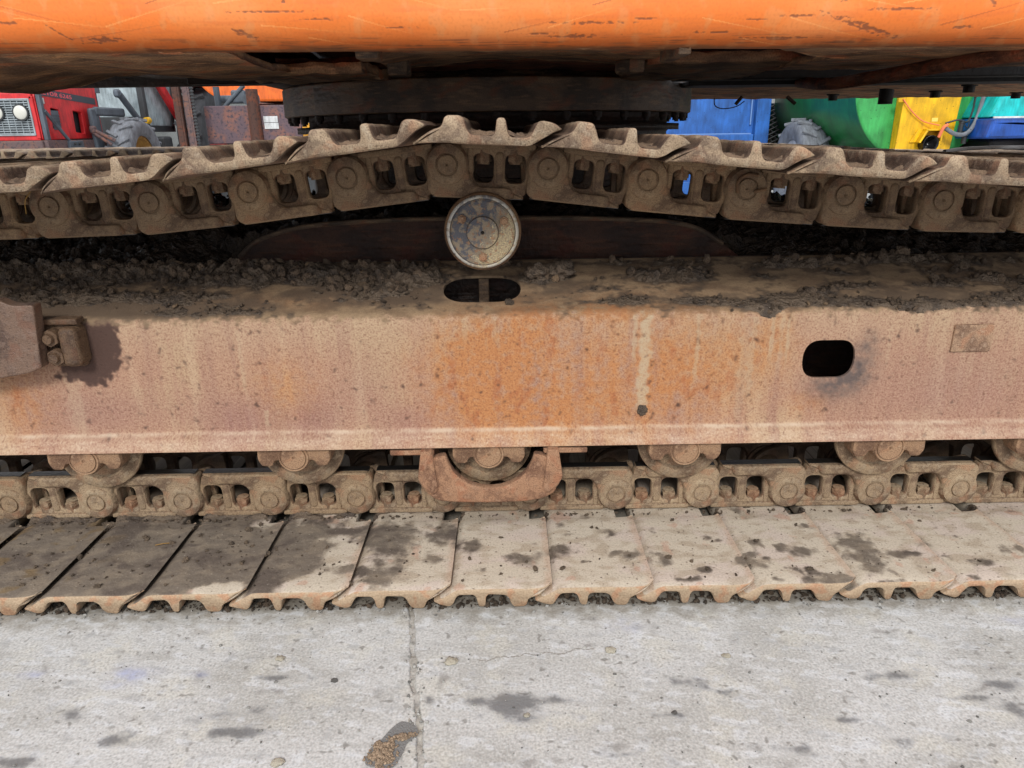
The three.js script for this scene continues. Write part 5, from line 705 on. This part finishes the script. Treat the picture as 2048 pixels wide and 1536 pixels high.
{ // yellow hood and silver car glimpsed left of the ring
  const Y = thing('loader', 'small faded yellow machine hood glimpsed left of the ring', 'loader', [-2.9, 0, -9.2]);
  part('hood', boxUV(slab(roundPoly([[0, 0.45, 0.03], [0, 0.98, 0.06], [0.35, 1.0, 0.04], [0.42, 0.95, 0.03], [0.9, 0.93, 0.03], [0.9, 0.45, 0.03]]), -1.2, 0, 0.02), 1), M.yellowOld, Y); for (const x of [0.15, 0.75]) { const w = wheel(Y, 'wheel', 0.3, 0.2, x, 0.3, -0.6, 10, M.tan, M.rubber); w.rotation.y = Math.PI / 2; }
  const S = thing('car', 'silver car behind the yellow hood, only its glass and roof showing', 'car', [-4.3, 0, -12.2]);
  part('body', boxUV(slab(roundPoly([[0, 0.35, 0.1], [0, 0.9, 0.15], [0.9, 1.02, 0.2], [1.5, 1.5, 0.2], [3.1, 1.52, 0.3], [3.9, 1.0, 0.1], [4.1, 0.4, 0.1]]), -1.6, 0, 0.08, 6, 3), 1), std({ color: 0xa9b0b4, roughness: 0.3, metalness: 0.3 }), S); part('window', boxUV(slab(roundPoly([[1.15, 1.04, 0.04], [1.6, 1.42, 0.06], [3.0, 1.43, 0.1], [3.5, 1.06, 0.05]]), 0.0, 0.012, 0.002), 1), std({ color: 0x20262c, roughness: 0.1 }), S);
  for (const x of [0.8, 3.2]) { const w = wheel(S, 'wheel', 0.31, 0.2, x, 0.31, -0.05, 12, M.white, M.rubber); w.rotation.y = -Math.PI / 2; }
}
{ // blue container
  const B = thing('container', 'large blue steel container with a recessed panel right of the ring', 'container', [1.16, 0, -7]);
  const P = (n, g, m) => part(n, boxUV(Array.isArray(g) ? join(g) : g, 1), m, B);
  P('wall', [box(2.0, 2.3, 0.05, 0.65, 1.3, -0.06, 0.004), box(0.05, 2.3, 1.8, 1.655, 1.3, -0.95, 0.004), box(0.05, 2.3, 1.8, -0.35, 1.3, -0.95, 0.004), box(2.0, 0.05, 1.8, 0.65, 2.45, -0.95, 0.004)], M.blue);
  P('corner_post', [box(0.15, 2.4, 0.1, 1.6, 1.3, 0, 0.008)], M.blue); P('bottom_rail', [box(1.9, 0.19, 0.09, 0.57, 0.69, 0.0, 0.01), box(1.9, 0.2, 0.08, 0.57, 0.2, 0, 0.01)], M.blue); P('trim', [box(0.012, 1.4, 0.02, 1.49, 1.58, -0.02, 0.003), box(1.8, 0.012, 0.02, 0.6, 0.79, 0.0, 0.003)], std({ color: 0x6d8fc0, roughness: 0.5 }));
}
{ // expanded-metal screen
  const S = thing('mesh_screen', 'dark diamond mesh screen between the blue container and the green tank', 'screen', [2.95, 0, -7.4]); const bars = []; for (let i = -6; i < 40; i++) for (const s of [-1, 1]) { const y = 0.25 + i * 0.05; bars.push(rodBetween([0, y, s * 0.006], [0.34, y + s * 0.17, s * 0.006], 0.008, 5)); }
  part('mesh', boxUV(join(bars), 2), M.greyDark, S); part('frame', boxUV(join([box(0.03, 2.0, 0.03, 0, 1.1, 0, 0.004), box(0.03, 2.0, 0.03, 0.35, 1.1, 0, 0.004), box(0.38, 0.03, 0.03, 0.175, 0.12, 0, 0.004), box(0.38, 0.12, 0.03, 0.175, 1.16, 0, 0.01)]), 1), M.rope, S); part('backing', boxUV(box(0.36, 1.9, 0.02, 0.175, 1.1, -0.3, 0), 1), std({ color: 0x6a5e50, map: SHEET.map }), S);
}
{ // green slurry tank on a trailer with a yellow back plate
  const G = thing('tank_trailer', 'green tank trailer with a yellow plate and a black round outlet, right', 'trailer', [3.62, 0, -5.4]);
  const P = (n, g, m, l) => part(n, boxUV(Array.isArray(g) ? join(g) : g, 1), m, G, l);
  const R = 0.6, cy = 1.16; P('tank', [latheZ([[0, -2.5], [R * 0.7, -2.46], [R, -2.4], [R, -0.01]], 0, cy, 0, 72)], M.green); P('end_plate', [latheZ([[R + 0.012, -0.02], [R + 0.012, 0.0], [R * 0.98, 0.006], [0, 0.01]], 0, cy, 0, 72)], M.greenLight, 'paler green flat end of the tank');
  P('mudguard', [box(0.16, 0.02, 0.3, -0.36, 0.815, -1.1, 0.004), box(0.16, 0.22, 0.02, -0.36, 0.71, -0.96, 0.004)], M.green); P('chassis', [box(0.5, 0.14, 2.6, 0, 0.5, -1.2, 0.02)], M.greyDark);
  const Q = (n, g, m, l) => P(n, join(Array.isArray(g) ? g : [g]).translate(-0.07, 0, 0), m, l);
  Q('yellow_plate', [slab(roundPoly([[-0.21, 0.62, 0.004], [-0.19, 1.3, 0.01], [0.3, 1.3, 0.01], [0.26, 0.62, 0.004]]), 0.12, 0.135, 0.003), box(0.012, 0.68, 0.11, -0.19, 0.96, 0.07, 0.002)], M.yellow); Q('lug', [box(0.07, 0.05, 0.02, -0.215, 1.055, 0.14, 0.008)], M.yellow);
  Q('chute', [box(0.13, 0.016, 0.09, 0.06, 0.81, 0.17, 0.004), box(0.016, 0.12, 0.09, -0.02, 0.76, 0.17, 0.004, 0, 0, -0.5), box(0.016, 0.1, 0.09, 0.13, 0.77, 0.17, 0.004), slab(roundPoly([[-0.1, 0.71, 0.004], [-0.04, 0.815, 0.004], [0.02, 0.815, 0.004], [-0.02, 0.71, 0.004]]), 0.135, 0.15, 0.002)], M.yellow);
  Q('outlet', [latheZ([[0.066, 0.1], [0.068, 0.22], [0.06, 0.226], [0.052, 0.2], [0.02, 0.16], [0, 0.155]], 0.045, 0.7, 0, 36)], std({ color: 0x0e0e10, roughness: 0.25 }), 'black round outlet pipe'); Q('sticker', [box(0.05, 0.03, 0.003, 0.09, 0.89, 0.1365, 0)], std({ color: 0xe8cf62, roughness: 0.6 }));
  Q('strap', tube([[-0.215, 1.055, 0.155], [-0.14, 0.97, 0.16], [-0.02, 0.88, 0.16], [0.1, 0.845, 0.2]], 0.005, 30, 6), M.strap, 'thin orange cord'); Q('strap', tube([[0.1, 0.75, 0.22], [0.12, 0.83, 0.24], [0.15, 0.85, 0.24]], 0.013, 16, 8), M.strap, 'orange strap');
  Q('hose', [tube([[0.14, 0.83, 0.2], [0.22, 0.775, 0.24], [0.31, 0.775, 0.24], [0.38, 0.85, 0.22], [0.42, 1.0, 0.2], [0.45, 1.25, 0.2]], 0.017, 60, 10)], M.rubberGrey, 'grey spiral hose looping from the plate'); Q('cable', [tube([[0.15, 0.86, 0.2], [0.24, 0.885, 0.22], [0.33, 0.87, 0.2], [0.37, 0.95, 0.18], [0.36, 1.25, 0.18]], 0.008, 50, 8), tube([[0.3, 0.87, 0.2], [0.34, 0.82, 0.2], [0.35, 0.9, 0.2], [0.37, 1.1, 0.2]], 0.004, 30, 6)], M.greyDark);
  Q('plug', [cyl(0.018, 0.018, 0.1, 0.285, 0.83, 0.2, 'y', 14), cyl(0.022, 0.022, 0.02, 0.285, 0.87, 0.2, 'y', 14), cyl(0.02, 0.02, 0.1, 0.33, 0.745, 0.2, 'y', 12)], M.greyDark); Q('valve', [cyl(0.012, 0.012, 0.1, 0.29, 1.03, 0.05, 'y', 10)], M.rope);
  wheel(G, 'wheel', 0.46, 0.26, -0.57, 0.46, -1.15, 16, M.white, M.rubberGrey); wheel(G, 'wheel', 0.46, 0.26, 0.5, 0.46, -1.2, 16, M.white, M.rubberGrey);
}
{ // turquoise and blue car at the far right
  const C = thing('car', 'turquoise and dark blue car end with a pale number plate, far right', 'car', [4.3, 0.207, -5.0]); C.scale.setScalar(0.753);
  const P = (n, g, m, l) => part(n, boxUV(Array.isArray(g) ? join(g) : g, 1), m, C, l);
  P('upper_body', [slab(roundPoly([[-0.48, 0.92, 0.02], [-0.24, 1.5, 0.1], [1.6, 1.55, 0.1], [1.6, 0.92, 0.02]]), -3.4, 0, 0.04, 6, 3)], M.turquoise); P('lower_body', [slab(roundPoly([[-0.52, 0.7, 0.04], [-0.48, 0.91, 0.02], [1.6, 0.93, 0.02], [1.6, 0.7, 0.04]]), -3.4, 0.06, 0.05, 6, 3)], M.blueDeep); P('trim', [box(0.95, 0.02, 0.02, -0.02, 0.918, 0.075, 0.004)], M.white); P('tail_lamp', [box(0.02, 0.22, 0.03, 0.46, 0.81, 0.065, 0.004)], M.greyBlue);
  P('underside', [box(1.9, 0.3, 3.2, 0.6, 0.56, -1.7, 0.05)], M.black); P('number_plate', [box(0.24, 0.06, 0.012, 0.08, 0.65, 0.0, 0.003, -0.3)], M.white); P('reflector', [box(0.035, 0.035, 0.02, 0.46, 0.665, -0.02, 0.006)], M.red);
  { const c = document.createElement('canvas'); c.width = 64; c.height = 64; const x = c.getContext('2d'); x.fillStyle = '#d8dde2'; x.fillRect(0, 0, 64, 64); x.fillStyle = '#b04a50'; for (let i = 0; i < 3; i++) for (let j = 0; j < 4; j++) if ((i * 3 + j * 5) % 4) x.fillRect(8 + j * 13, 12 + i * 15, 9, 7); const t = new THREE.CanvasTexture(c); t.colorSpace = THREE.SRGBColorSpace; const p = new THREE.PlaneGeometry(0.09, 0.085); p.translate(0.6, 0.85, 0.064); part('sticker', p, std({ map: t, roughness: 0.5 }), C); }
  for (const [x, z] of [[0.0, -0.8], [1.3, -0.8]]) wheel(C, 'wheel', 0.4, 0.24, x, 0.127, z, 12, M.white, M.rubber);
}
{ const r = part('rope', tube([[1.9, 0.735, -2.1], [2.05, 0.742, -2.2], [2.15, 0.748, -2.12], [2.3, 0.745, -2.2], [2.5, 0.75, -2.15], [2.8, 0.74, -2.2]], 0.008, 60, 8), M.rope, scene); r.userData = { label: 'pale grey rope lying along the top of the far track at the right', category: 'rope' }; }
renderer.render(scene, camera);
